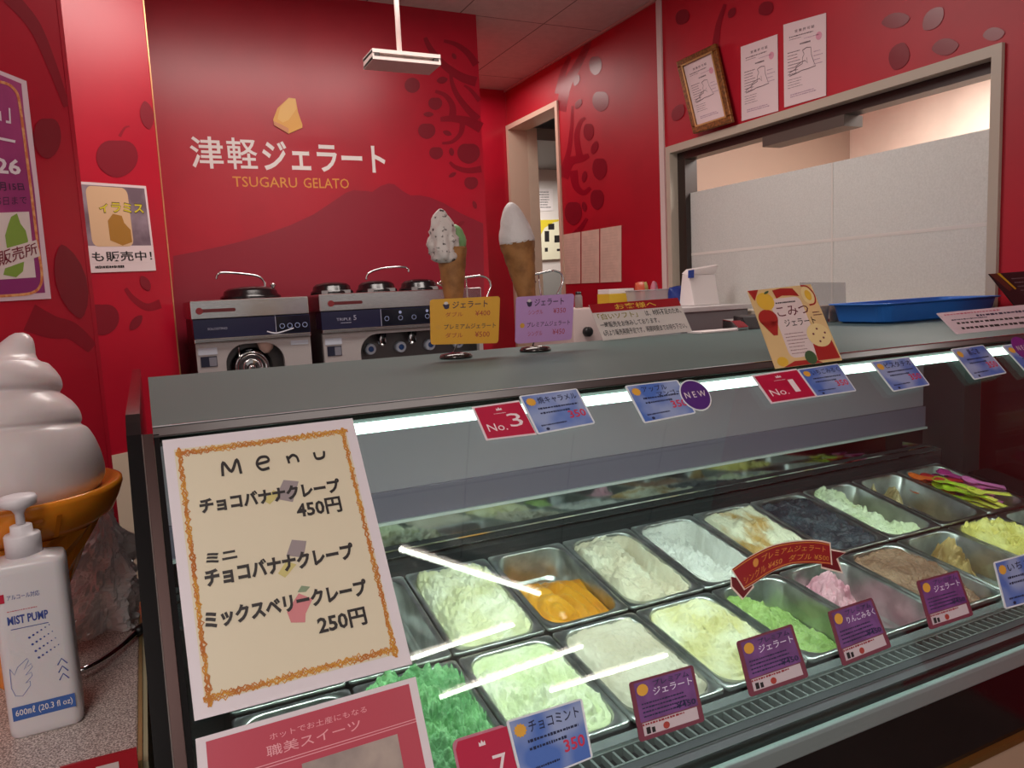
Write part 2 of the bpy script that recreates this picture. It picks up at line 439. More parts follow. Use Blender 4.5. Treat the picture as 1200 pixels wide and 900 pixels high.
ap_r = [(M_MURAL2, applepx(704, 118, 13, 0.72)), (M_MURAL2, applepx(698, 76, 12, 0.6)), (M_MURAL2, applepx(690, 154, 11, 0.55)), (M_MURAL2, applepx(703, 197, 14, 0.6)), (M_MURAL2, applepx(672, 249, 15, 0.66)),
        (M_MURAL2, applepx(700, 233, 13, 0.6)), (M_MURAL2, leafpx(697, 173, 16, 8, -70)), (M_MURAL2, leafpx(685, 207, 14, 6, -80)), (M_MURAL2, leafpx(676, 94, 14, 7, -70)), (M_MURAL2, leafpx(678, 122, 13, 7, -60)),
        (M_MURAL2, leafpx(685, 242, 12, 6, 80)),
        (M_MURAL2, leafpx(1050, 24, 34, 18, -12)), (M_MURAL2, leafpx(1054, 66, 34, 24, -70)), (M_MURAL2, leafpx(1094, 22, 34, 20, -50)), (M_MURAL2, leafpx(1108, 55, 32, 20, -10)), (M_MURAL2, leafpx(1165, 40, 26, 16, -10)),
        (M_MURAL2, leafpx(800, 20, 20, 16, -60)), (M_MURAL2, leafpx(795, 132, 22, 14, -60)), (M_MURAL2, leafpx(858, 15, 14, 8, -60)), (M_MURAL2, leafpx(898, 10, 20, 16, -40))]
br_r2 = [(curve([(838, 60), (842, 30), (850, 5)]), 9)]
mural('apple_branch_print', fr, (-1, 0, 0), ap_r, br_r+br_r2, wr)
f1 = lambda px, py: at_pl(px, py, A1, n1)
f2 = lambda px, py: at_pl(px, py, A2, n2)
mural('apple_branch_print', f1, n1, [(M_MURAL2, leafpx(83, 330, 90, 36, 75)), (M_MURAL2, applepx(55, 160, 26, 0.6))], [(curve([(34, 372), (60, 383), (84, 388), (108, 408)]), 34), (curve([(10, -5), (40, 30), (62, 80), (78, 125)]), 18)], wl)
mural('apple_branch_print', f2, n2, [(M_MURAL2, applepx(137, 184, 24)), (M_MURAL2, leafpx(172, 135, 34, 16, 80)), (M_MURAL2, applepx(119, 373, 20)), (M_MURAL2, leafpx(170, 332, 20, 11, 60)), (M_MURAL2, leafpx(159, 378, 22, 11, -50))], [(curve([(188, 356), (172, 360), (156, 350), (147, 338)]), 11), (curve([(140, 160), (146, 150), (152, 148)]), 4)], wl2)

# shop sign lettering on the back wall
ws = thing('wall_sign', (0.65, YB, 1.9), 'white shop name lettering with gold line and gold emblem on the red back wall', 'sign')
MW = Matrix(((1, 0, 0, 0), (0, 0, -1, YB-0.002), (0, 1, 0, 1.45), (0, 0, 0, 1)))
sx0, sx1 = 0.069*YB, 0.308*YB
sm_ = sx0+(sx1-sx0)*.335
nm = MB().text('津', M_WHITE, (sx0, sx0+(sx1-sx0)*.155, 0.166*YB, 0.2035*YB), 0, 0.012, M=MW); nm.text('軽', M_WHITE, (sx0+(sx1-sx0)*.172, sm_-.012, 0.166*YB, 0.2035*YB), 0, 0.010, M=MW)
nm.text('ジェラート', M_WHITE, (sm_+.008, sx1, 0.1655*YB, 0.2015*YB), 0, 0.022, M=MW)
part(nm, 'shop_name_lettering', ws)
part(MB().text('TSUGARU', M_GOLDLET, (0.114*YB, 0.191*YB, 0.145*YB, 0.1575*YB), 0, 0.004, M=MW), 'gold_lettering', ws)
part(MB().text('GELATO', M_GOLDLET, (0.199*YB, 0.257*YB, 0.145*YB, 0.1575*YB), 0, 0.004, M=MW), 'gold_lettering', ws)
em = MB()
f2e = lambda pts: [(lambda p: (p.x, p.z-1.45))(fb(*q)) for q in pts]
em.prism(f2e([(338, 115), (346, 116), (349, 132), (354, 146), (354, 150), (338, 157), (321, 146), (320, 140), (325, 127)]), 0, 0.004, pm('emblem_gold', (232, 170, 70), 0.4), M=MW)
em.flat(f2e([(338, 115), (346, 116), (347, 128), (338, 141), (331, 144), (325, 140), (328, 126)]), 0.0045, pm('emblem_light', (240, 190, 100), 0.4), M=MW)
em.flat(f2e([(320, 142), (331, 147), (338, 151), (338, 157), (321, 147)]), 0.0045, pm('emblem_peach', (214, 140, 90), 0.4), M=MW)
part(em, 'emblem', ws)

# window to the kitchen
wn = tag(bpy.data.objects.new('window_1', None), kind='structure'); COL.objects.link(wn); wn.location = (XR, 2.2, WZ0)
fm = MB()
ow = 0.032
for y0, y1, z0, z1 in ((WY0-0.03, WY0, WZ0-0.03, WZ1+ow), (WY1, WY1+ow, WZ0-0.03, WZ1+ow), (WY0, WY1, WZ1, WZ1+ow), (WY0, WY1, WZ0-0.03, WZ0)):
    fm.box(XR-0.014, XR+0.13, y0, y1, z0, z1, M_TRIM)
part(fm, 'window_frame', wn)
M_DARKF = pm('dark_brown_frame', (46, 34, 30), 0.35)
df = MB()
df.box(XR+0.03, XR+0.1, WY0+0.0005, WY1-0.0005, WZ1-0.035, WZ1-0.0005, M_DARKF)
df.box(XR+0.03, XR+0.1, WY1-0.055, WY1-0.0005, WZ0+0.0005, WZ1-0.036, M_DARKF)
df.box(XR+0.025, XR+0.12, WY0+0.55, WY0+0.95, WZ1-0.075, WZ1-0.0355, pm('dark_closer', (88, 78, 72), 0.4))
part(df, 'sash_track', wn)
def frost():
    m = bpy.data.materials.new('frosted_film'); m.use_nodes = True; nt = m.node_tree
    for n in list(nt.nodes): nt.nodes.remove(n)
    out = nt.nodes.new('ShaderNodeOutputMaterial'); tr = nt.nodes.new('ShaderNodeBsdfTranslucent'); pr = nt.nodes.new('ShaderNodeBsdfPrincipled')
    tc = nt.nodes.new('ShaderNodeTexCoord'); n = nt.nodes.new('ShaderNodeTexNoise'); n.inputs['Scale'].default_value = 160; n.inputs['Detail'].default_value = 3
    cr = nt.nodes.new('ShaderNodeValToRGB'); cr.color_ramp.elements[0].color = rgb((190, 190, 188)); cr.color_ramp.elements[1].color = rgb((220, 220, 218))
    nt.links.new(tc.outputs['Object'], n.inputs['Vector']); nt.links.new(n.outputs['Fac'], cr.inputs[0])
    nt.links.new(cr.outputs[0], pr.inputs['Base Color']); nt.links.new(cr.outputs[0], tr.inputs[0]); pr.inputs['Roughness'].default_value = 0.35
    mx = nt.nodes.new('ShaderNodeMixShader'); mx.inputs[0].default_value = 0.38
    nt.links.new(pr.outputs[0], mx.inputs[1]); nt.links.new(tr.outputs[0], mx.inputs[2]); nt.links.new(mx.outputs[0], out.inputs[0])
    return m
M_FROST = frost()
FZ = 1.45+0.185*XR
gp = MB()
ysm = at_x(976, 190, XR+0.06).y
gp.box(XR+0.058, XR+0.062, WY0+0.001, ysm-0.002, WZ0+0.001, FZ, M_FROST)
gp.box(XR+0.058, XR+0.062, ysm+0.002, WY1-0.056, WZ0+0.001, FZ, M_FROST)
part(gp, 'frosted_pane', wn)
sm = MB(); m_seam = pm('film_seam', (226, 222, 216), 0.4)
zs = 1.45+0.0615*XR
sm.box(XR+0.0565, XR+0.0575, WY0+0.001, WY1-0.056, zs-0.006, zs+0.006, m_seam)
sm.box(XR+0.0560, XR+0.0578, ysm-0.004, ysm+0.004, WZ0+0.001, FZ-0.002, m_seam)
part(sm, 'film_strip', wn)
# kitchen behind the window
kw = MB(); m_k = pm('kitchen_wall', (226, 210, 194), 0.55, var=0.05, vscale=3)
kw.box(4.0, 4.1, 0.3, 3.95, 0, ZC, m_k)
struct(kw, 'wall_kitchen')
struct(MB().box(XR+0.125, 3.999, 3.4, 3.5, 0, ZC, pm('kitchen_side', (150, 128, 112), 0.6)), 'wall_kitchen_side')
struct(MB().box(3.99, 3.9985, 2.03, 2.06, 0.8, ZC, pm('kitchen_seam', (190, 160, 136), 0.5)), 'trim_6')
# doorway
dn = tag(bpy.data.objects.new('door_1', None), kind='structure'); COL.objects.link(dn); dn.location = (XR, 4.3, 0)
dm = MB(); m_df = pm('door_frame_cream', (216, 190, 168), 0.45)
dm.box(XR-0.012, XR+0.13, DY0-0.03, DY0, 0, DZ+0.03, m_df); dm.box(XR-0.012, XR+0.13, DY1, DY1+0.03, 0, DZ+0.03, m_df); dm.box(XR-0.012, XR+0.13, DY0, DY1, DZ, DZ+0.03, m_df)
part(dm, 'door_frame', dn)
part(MB().box(XR+0.1305, XR+0.205, DY1-0.001, DY1+0.03, 0, DZ+.02, M_CREAMWALL), 'door_leaf', dn)
struct(MB().box(XR+0.121, 4.2, 5.85, 5.95, 0, ZC, pm('back_room_white', (224, 216, 210), 0.6)), 'wall_back_room')
struct(MB().box(XR+0.121, 4.2, 5.838, 5.8495, 0, 1.62, pm('back_room_grey', (150, 148, 144), 0.5)), 'trim_7')
struct(MB().box(XR+0.125, 4.2, 4.75, 5.85, ZC-0.3, ZC-0.22, pm('back_room_ceiling', (140, 138, 136), 0.6)), 'ceiling_back_room')
struct(MB().box(4.2, 4.3, 3.96, 5.95, 0, ZC, M_CREAMWALL), 'wall_back_room_side')

def flat_poster_y(name, label, cat, px, y, base, group=None):
    P = [at_y(*p, y) for p in px]; return P
# yellow notice in the back room and a small chart above
P = [at_y(*p, 5.825) for p in ((627, 258), (663, 257), (663, 303), (628, 305))]
mb = card_mb(*P, pm('poster_pale', (232, 228, 200), 0.5))
mb.flat([(0, 1), (0, 0.3), (0.12, 0.55), (0.3, 0.8), (0.6, 0.93), (1, 1)], Z1, pm('poster_yellow', (222, 200, 50), 0.5))
for a in ((0.3, 0.45, 0.45, 0.72), (0.42, 0.62, 0.75, 0.9), (0.62, 0.85, 0.42, 0.6), (0.3, 0.4, 0.2, 0.3), (0.7, 0.85, 0.2, 0.26)):
    mb.flat([(a[0], a[2]), (a[1], a[2]), (a[1], a[3]), (a[0], a[3])], Z1, M_BLACKP)
tag(mb.build('notice_poster'), 'yellow and white notice poster seen through the doorway in the back room', 'poster')
P = [at_y(*p, 5.845) for p in ((624, 221), (648, 221), (648, 247), (624, 247))]
mb = card_mb(*P, M_PAPER); mb.bars(M_BLACKP, (0.1, 0.9, 0.1, 0.9), 7, Z1, 0.4)
tag(mb.build('wall_chart'), 'small white printed chart on the wall seen through the doorway', 'paper')

# three blank white sheets on the right wall
for i, (a, b) in enumerate(((660, 680), (681.5, 702), (703.5, 728))):
    tt = lambda x: 275+(x-660)*(264-275)/68; bb = lambda x: 333+(x-660)*(330-333)/70
    P = [at_x(a, tt(a), XR-0.003), at_x(b, tt(b), XR-0.003), at_x(b, bb(b), XR-0.003), at_x(a, bb(a), XR-0.003)]
    mb = card_mb(*P, pm('cream_sheet', (226, 198, 180), 0.6, var=0.04, vscale=20)); mb.bars(pm('faint_print', (206, 178, 162), 0.6), (0.1, 0.9, 0.06, 0.92), 16, Z1, 0.18)
    tag(mb.build('paper_sheet'), ['cream paper sheet on the red wall, the one nearest the doorway', 'cream paper sheet on the red wall, middle one of three', 'cream paper sheet on the red wall, widest and farthest from the doorway'][i], 'paper', 'cream sheets on the red wall')

def cert(mb):
    ink = pm('cert_ink', (90, 74, 80), 0.6); pale = pm('cert_pale', (170, 140, 160), 0.6)
    mb.text('営 業 許 可 証', ink, (0.28, 0.74, 0.865, 0.9), Z1, 0.01)
    mb.bars(ink, (0.14, 0.86, 0.81, 0.84), 1, Z1, 0.5); mb.bars(ink, (0.14, 0.5, 0.785, 0.805), 1, Z1, 0.4)
    mb.bars(pale, (0.5, 0.86, 0.75, 0.785), 1, Z1, 0.3); mb.bars(ink, (0.4, 0.74, 0.70, 0.73), 1, Z1, 0.7)
    mb.flat(circ(0.84, 0.75, 0.07, 14, 0.05), Z1, pm('seal_pink', (216, 150, 170), 0.6))
    mb.bars(ink, (0.1, 0.42, 0.36, 0.66), 8, Z1, 0.3); mb.bars(pale, (0.72, 0.93, 0.4, 0.6), 4, Z1, 0.25)
    out = [(0.46, 0.63), (0.56, 0.65), (0.66, 0.64), (0.67, 0.55), (0.72, 0.46), (0.77, 0.4), (0.6, 0.39), (0.44, 0.39), (0.28, 0.37), (0.14, 0.36), (0.14, 0.40), (0.26, 0.42), (0.34, 0.45), (0.46, 0.47), (0.46, 0.54), (0.5, 0.58), (0.46, 0.63)]
    mb.stroke(out, 0.009, Z2, ink); mb.stroke([(0.3, 0.38), (0.3, 0.46), (0.42, 0.49), (0.52, 0.5), (0.58, 0.46), (0.56, 0.53)], 0.008, Z2, ink)
    mb.bars(ink, (0.1, 0.5, 0.2, 0.33), 4, Z1, 0.25); mb.bars(pale, (0.16, 0.86, 0.09, 0.14), 2, Z1, 0.6)
for px, lb in ((((868, 55), (911, 40), (912, 130), (869, 142)), 'unframed white certificate taped above the window beside the framed one'), (((918, 29), (968, 15), (968, 112), (919, 126)), 'unframed white certificate taped above the window, right of the other sheet')):
    P = [at_x(*p, XR-0.003) for p in px]
    mb = card_mb(*P, pm('cert_paper', (226, 204, 206), 0.55)); cert(mb)
    tag(mb.build('certificate'), lb, 'certificate', 'licence sheets above the window')
# framed certificate leaning on the frame ledge
P = [at_x(794, 73, XR-0.02), at_x(840, 51, XR-0.02), at_x(860, 143, XR-0.034), at_x(814, 157, XR-0.034)]
fc = thing('framed_certificate', (P[2]+P[3])/2, 'certificate in a gilt wooden frame leaning above the window', 'certificate')
mp_ = quad_map(*P)
fmb = MB(mp_); m_gilt = pm('gilt_wood', (150, 96, 44), 0.35, 0.4, var=0.3, vscale=90)
bw, bh = 0.13, 0.085
for x0, x1, y0, y1 in ((0, 1, 1-bh, 1), (0, 1, 0, bh), (0, bw, bh, 1-bh), (1-bw, 1, bh, 1-bh)):
    fmb.prism([(x0, y0), (x1, y0), (x1, y1), (x0, y1)], -0.006, 0.010, m_gilt)
pfr = part(fmb, 'picture_frame', fc, bevel=0.003)
m_giltl = pm('gilt_line', (210, 170, 110), 0.3, 0.6)
il = MB(mp_)
for x0, x1, y0, y1 in ((bw*.8, 1-bw*.8, 1-bh*1.1, 1-bh*.85), (bw*.8, 1-bw*.8, bh*.85, bh*1.1), (bw*.82, bw*1.05, bh, 1-bh), (1-bw*1.05, 1-bw*.82, bh, 1-bh)):
    il.prism([(x0, y0), (x1, y0), (x1, y1), (x0, y1)], 0.009, 0.0112, m_giltl)
part(il, 'inner_bead', pfr)
inner = [Vector(mp_(Vector((s, t, 0.0015)))) for s, t in ((bw, 1-bh), (1-bw, 1-bh), (1-bw, bh), (bw, bh))]
mb = card_mb(*inner, MATS['cert_paper']); cert(mb)
part(mb, 'certificate_sheet', fc)

# pendant sign light
LY = 2.6
pl_ = thing('pendant_light', (at_y(472, 66, LY).x, LY, ZC), 'white box light hanging on a thin pole from the ceiling before the red sign wall', 'light')
x0 = at_y(434, 70, LY).x; x1 = at_y(513, 75, LY).x; zt = 1.45+0.322*LY-0.004; zb = zt-0.034
xc = 0.341*LY
part(MB().tube([(xc, LY+0.03, ZC-0.001), (xc, LY+0.03, zt)], 0.009, pm('pole_white', (226, 206, 202), 0.4), 12), 'pole', pl_)
m_pl = pm('lamp_housing', (206, 190, 184), 0.4); m_slot = pm('lamp_slot', (60, 52, 50), 0.5)
hb = MB()
hb.extx([(LY-0.03, zt), (LY+0.09, zt), (LY+0.09, zt-0.012), (LY-0.03, zt-0.012)], x0, x1, m_pl)
hb.extx([(LY-0.03, zb), (LY+0.09, zb-0.002), (LY+0.09, zb+0.006), (LY-0.03, zb+0.010)], x0, x1, m_pl)
hb.box(x0, x0+0.006, LY-0.028, LY+0.088, zb, zt-0.004, m_pl); hb.box(x1-0.006, x1, LY-0.028, LY+0.088, zb, zt-0.004, m_pl)
part(hb, 'housing', pl_)
part(MB().box(x0+0.007, x1-0.007, LY-0.012, LY+0.08, zb+0.0105, zt-0.0125, pm('lamp_core', (180, 160, 152), 0.5)), 'lamp_core', pl_)
part(MB().box(x0+0.0065, x0+0.024, LY-0.029, LY-0.013, zb+0.011, zt-0.013, m_slot), 'lamp_socket', pl_)
part(MB().box(x1-0.024, x1-0.0065, LY-0.029, LY-0.013, zb+0.011, zt-0.013, m_slot), 'lamp_socket', pl_)

# fluorescent tubes on the ceiling over the customers (they mirror in the case glass)
m_tube = pm('tube_glow', (255, 246, 236), 0.4, emit=26.0)
for i, (a, b) in enumerate((((0.77, -0.33), (1.39, -0.69)), ((0.96, -1.09), (1.64, -1.03)), ((1.5, -1.24), (2.15, -1.24)), ((0.83, -0.86), (1.28, -0.82)))):
    z = 2.735
    t = thing('ceiling_tube', ((a[0]+b[0])/2, (a[1]+b[1])/2, ZC), 'white fluorescent tube on the ceiling over the customers', 'light', 'fluorescent tubes over the customers')
    part(MB().tube([(a[0], a[1], z), (b[0], b[1], z)], 0.009, m_tube, 10), 'tube', t)
    d = (Vector(b)-Vector(a)).normalized(); q = Vector((-d.y, d.x))*0.02
    pl2 = [(a[0]+q.x, a[1]+q.y), (a[0]-q.x, a[1]-q.y), (b[0]-q.x, b[1]-q.y), (b[0]+q.x, b[1]+q.y)]
    part(MB().prism(pl2, z+0.012, ZC-0.0005, M_WHITE), 'fitting', t)

# ------------------------------------------------------------------ gelato display case
H = 1.45
PROF = [(.909, -.1355), (.905, -.141), (.729, -.378), (.685, -.437), (.660, -.493), (.648, -.54), (.645, -.565)]
PW = [(y, z+H) for y, z in PROF]
def offs(pr, d):
    out = []
    for i, p in enumerate(pr):
        a = Vector(pr[max(i-1, 0)]); b = Vector(pr[min(i+1, len(pr)-1)]); t = (b-a).normalized(); n = Vector((t.y, -t.x))
        if n.x > 0: n = -n
        out.append((p[0]+n.x*d, p[1]+n.y*d))
    return out
def band(d0, d1, pr=PW):
    return offs(pr, d1)+list(reversed(offs(pr, d0)))
case = thing('display_case', (1.05, 1.1, 0), 'long glass fronted gelato display case with black gloss ends and frosted grey top', 'display case')
XL, XE = -0.002, 2.04
part(MB().extx(band(-0.005, 0), 0.004, XE-0.001, M_GLASS), 'front_glass', case)
# top
tp = MB()
tp.extx([(0.93, H-.1287), (1.635, H-.1287), (1.64, H-.131), (1.64, H-.139), (0.932, H-.139), (0.928, H-.133)], XL, XE+0.1, M_TOP)
part(tp, 'top_panel', case)
tm = MB()
tm.extx([(.9275, H-.1292), (.9275, H-.1385), (.9105, H-.1385), (.9045, H-.1375), (.9055, H-.1358)], XL, XE+0.1, pm('trim_brown', (48, 36, 35), 0.42, spec=0.2))
part(tm, 'brown_top_trim', case)
gl = MB().extx([(.9285, H-.1282), (.9265, H-.1282), (.9265, H-.1291), (.9285, H-.1291)], XL, XE+0.1, M_CHROME)
part(gl, 'trim_line', case)
# lamp under the front of the top
lamp = MB().tube([(0.02, .957, H-.1625), (XE-0.02, .957, H-.1640)], 0.0085, pm('led_glow', (232, 255, 248), 0.4, emit=4.0), 10)
part(lamp, 'led_tube', case)
rf = MB().extx([(.932, H-.1395), (1.00, H-.1395), (1.00, H-.150), (.975, H-.150), (.966, H-.1545), (.945, H-.1545), (.934, H-.148)], 0.004, XE-0.001, pm('lamp_channel', (14, 20, 20), 0.4))
part(rf, 'lamp_channel', case)
# left end
lp = MB()
prof_end = offs(PW[:], 0.006)
endpoly = [(.93, H-.122)]+prof_end+[(.645, H-.60), (.66, 0.06), (1.64, 0.06), (1.64, H-.112), (.95, H-.115)]
lp.extx(endpoly, -.028, -.0135, M_BLACKG)
part(lp, 'end_panel', case)
bp_ = MB().extx(band(-0.04, 0.0045), -.0130, -.0022, M_BROWN)
part(bp_, 'end_frame', case)
gk = MB().extx(band(-0.03, 0.002), -.0020, .0038, M_BLACKG)
part(gk, 'gasket', case)
cl = MB().extx(band(0.0047, 0.0055), -.0137, -.0124, M_CHROME)
part(cl, 'chrome_line', case)
# inside left face
part(MB().extx([(.95, H-.15), (1.42, H-.15), (1.42, H-.52), (.80, H-.63), (.68, H-.56), (.70, H-.44), (.76, H-.36)], -.0018, .0015, M_DARKST), 'inner_end_panel', case)
# back
m_mir = pm('back_mirror', (150, 156, 158), 0.06, 1.0)
m_lil = pm('lilac_grey_glass', (128, 116, 134), 0.22, 0.2)
part(MB().box(.004, 1.99, 1.42, 1.43, H-.372, H-.150, pm('back_upper_glass', (176, 160, 172), 0.22, 0.3)), 'sliding_glass', case)
part(MB().box(.004, 1.99, 1.412, 1.43, H-.430, H-.3725, m_lil), 'lower_door_rail', case)
part(MB().box(.004, 1.99, 1.405, 1.425, H-.4365, H-.4305, pm('rail_white', (222, 226, 226), 0.25, 0.4)), 'white_rail', case)
part(MB().box(.004, 1.99, 1.42, 1.43, H-.485, H-.437, m_mir), 'mirror_strip', case)
vt = MB()
vt.extx([(1.418, H-.484), (1.43, H-.484), (1.43, H-.56), (1.36, H-.56), (1.36, H-.532), (1.395, H-.528), (1.412, H-.520)], 0.004, 1.965, pm('vent_black', (46, 50, 52), 0.5, spec=0.15))
part(vt, 'rear_vent', case)
vl = MB()
for z, y in ((.489, 1.410), (.503, 1.404)):
    vl.extx([(y, H-z), (y+.006, H-z), (y+.006, H-z-.0032), (y, H-z-.0032)], .004, 1.965, M_CHROME)
vl.box(1.965, 1.969, 1.36, 1.42, H-.53, H-.485, M_CHROME)
part(vl, 'vent_trim', case)
# tub liner the pans hang in
ln = MB(); m_ln = pm('liner_steel', (120, 124, 126), 0.3, 1.0)
ln.extx([(1.36, H-.536), (1.36, H-.75), (.83, H-.75), (.83, H-.628), (.838, H-.622), (.838, H-.735), (1.352, H-.735), (1.352, H-.536)], .004, XE-.001, m_ln)
part(ln, 'tub_liner', case)
part(MB().extx([(.838, H-.614), (.838, H-.625), (.8195, H-.625), (.8195, H-.614)], .004, XE-.001, pm('ledge_bright', (206, 214, 216), 0.25, 0.8)), 'pan_ledge', case)
# air grille
ga = MB(); m_gr = pm('grille_grey', (150, 156, 156), 0.35, 0.6)
ga.box(.004, XE-.001, .784, .787, H-.632, H-.6185, m_gr); ga.box(.004, XE-.001, .8165, .8195, H-.632, H-.6185, m_gr)
n = 116
for i in range(n):
    x = .008+(XE-.02)*i/n
    ga.add([(x, .787, H-.620), (x+.0035, .787, H-.620), (x+.0035, .8165, H-.620), (x, .8165, H-.620), (x, .787, H-.630), (x+.0035, .787, H-.630), (x+.0035, .8165, H-.630), (x, .8165, H-.630)],
           [(0, 1, 2, 3), (7, 6, 5, 4), (0, 4, 5, 1), (2, 6, 7, 3), (1, 5, 6, 2), (0, 3, 7, 4)], m_gr)
part(ga, 'air_grille', case)
part(MB().box(.004, XE-.001, .7875, .816, H-.66, H-.6505, pm('duct_black', (6, 6, 7), 0.8, spec=0.0)), 'grille_duct', case)
fr_ = MB()
fr_.box(.004, XE-.001, .765, .7838, H-.640, H-.6195, pm('rail_grey', (112, 112, 118), 0.3, 0.7))
fr_.box(.004, XE-.001, .764, .7665, H-.640, H-.6175, M_CHROME)
fr_.box(.004, XE-.001, .746, .7638, H-.640, H-.6205, pm('rail_lilac', (128, 122, 130), 0.32, 0.6))
fr_.box(.004, XE-.001, .744, .7462, H-.640, H-.6185, M_CHROME)
fr_.box(.004, XE-.001, .660, .744, H-.640, H-.6245, pm('rail_dark', (40, 48, 50), 0.2, 0.6))
fr_.box(.004, XE-.001, .7175, .7195, H-.640, H-.6222, M_CHROME)
part(fr_, 'inner_front_rail', case)
part(MB().extx([(.6405, H-.561), (.6395, H-.580), (.646, H-.586), (.66, H-.586), (.66, H-.566), (.651, H-.5655), (.6505, H-.556), (.6415, H-.556)], -.0018, XE+.06, pm('silver_rail', (150, 166, 166), 0.3, 0.5)), 'front_silver_rail', case, bevel=0.001)
part(MB().extx([(.66, H-.5865), (.647, H-.5865), (.655, H-.70), (.67, H-.70)], -.0018, XE+.06, M_BLACKG), 'black_front_band', case)
part(MB().extx([(.655, H-.7005), (.648, H-.703), (.648, H-.712), (.655, H-.716), (.67, H-.716), (.67, H-.7005)], -.0018, XE+.06, pm('front_gold', (150, 118, 60), 0.3, 0.8)), 'gold_strip', case)
part(MB().box(-.0018, XE+.06, .652, .70, .10, H-.7165, pm('front_beige', (176, 146, 122), 0.5)), 'front_panel', case)
part(MB().box(-.0018, XE+.06, .7005, 1.63, .10, H-.76, pm('case_body', (60, 60, 62), 0.5)), 'case_body', case)
part(MB().box(-.0018, XE+.06, .72, 1.6, 0, .0995, M_BLACK), 'plinth', case)
part(MB().box(-.0018, XE+.06, 1.4315, 1.63, H-.7595, H-.1395, pm('case_back', (120, 122, 124), 0.4, 0.6)), 'back_housing', case)
# right end: dark post, then glass
part(MB().box(1.9695, XE, 1.30, 1.4305, H-.75, H-.1395, pm('end_post', (66, 74, 76), 0.3, 0.6)), 'end_post', case)
ge = MB().extx([(.912, H-.1400), (1.2995, H-.1400), (1.2995, H-.585), (.80, H-.6175), (.652, H-.562)]+[(y+.004, z) for y, z in reversed(PW[1:-1])], XE, XE+.006, glassmat('end_glass', (200, 214, 210), 1.0, 1.5))
part(ge, 'end_glass', case)

# ------------------------------------------------------------------ steel pans and gelato
BX = {i: 0.2264+0.1706*i for i in range(-2, 12)}
def rr_loop(w, l, r, z, n=6):
    return [(x, y, z) for x, y in rrect(-w/2, w/2, -l/2, l/2, r, n)]
def pan_mb(w, l, depth=0.085):
    mb = MB(); loops = [
        rr_loop(w, l, .008, -.007), rr_loop(w, l, .008, -.001), rr_loop(w-.003, l-.003, .008, 0),
        rr_loop(w-.016, l-.016, .034, -.0005), rr_loop(w-.019, l-.019, .034, -.003),
        rr_loop(w-.026, l-.026, .032, -depth+.012), rr_loop(w-.034, l-.034, .030, -depth+.003), rr_loop(w-.056, l-.056, .024, -depth),
        rr_loop(w-.050, l-.050, .026, -depth-.002), rr_loop(w-.028, l-.028, .032, -depth+.001), rr_loop(w-.016, l-.016, .034, -.004), rr_loop(w-.005, l-.005, .008, -.004), rr_loop(w-.004, l-.004, .008, -.007)]
    vs = [p for L in loops for p in L]; n = len(loops[0]); fs = []
    for j in range(len(loops)-1):
        for i in range(n):
            fs.append((j*n+i, j*n+(i+1) % n, (j+1)*n+(i+1) % n, (j+1)*n+i))
    fs.append(tuple(7*n+i for i in range(n)))
    fs.append(tuple(8*n+i for i in range(n-1, -1, -1)))
    mb.add(vs, fs, M_PAN, True)
    return mb
def row_matrix(i, row, w=None):
    if row == 0: y0, z0, y1, z1 = 1.092, H-.571, 1.348, H-.518
    else: y0, z0, y1, z1 = .842, H-.607, 1.087, H-.5725
    c = Vector(((BX[i]+BX[i+1])/2, (y0+y1)/2, (z0+z1)/2)); t = math.atan2(z1-z0, y1-y0)
    return Matrix.Translation(c) @ Matrix.Rotation(t, 4, 'X'), math.hypot(y1-y0, z1-z0)
def nz(x, y, z=0, oct=4):
    return noise.fractal(Vector((x, y, z)), 0.9, 2.1, oct)
def smooth(a, b, x):
    t = max(0, min(1, (x-a)/(b-a))); return t*t*(3-2*t)
OPTS = {(0, 1): (1.5, None, False), (0, 2): (.25, None, False), (0, 3): (1.0, -.006, True), (0, 4): (1.3, -.004, True), (0, 5): (.6, None, False), (0, 6): (.9, None, False), (0, 7): (1.2, None, True), (0, 8): (1.6, None, True),
  (1, 0): (2.6, None, False), (1, 1): (1.6, -.004, False), (1, 2): (.7, None, False), (1, 3): (1.2, -.004, False), (1, 4): (1.1, None, False), (1, 5): (1.8, None, True), (1, 6): (.8, None, False), (1, 7): (2.0, None, True), (1, 8): (2.2, None, False)}
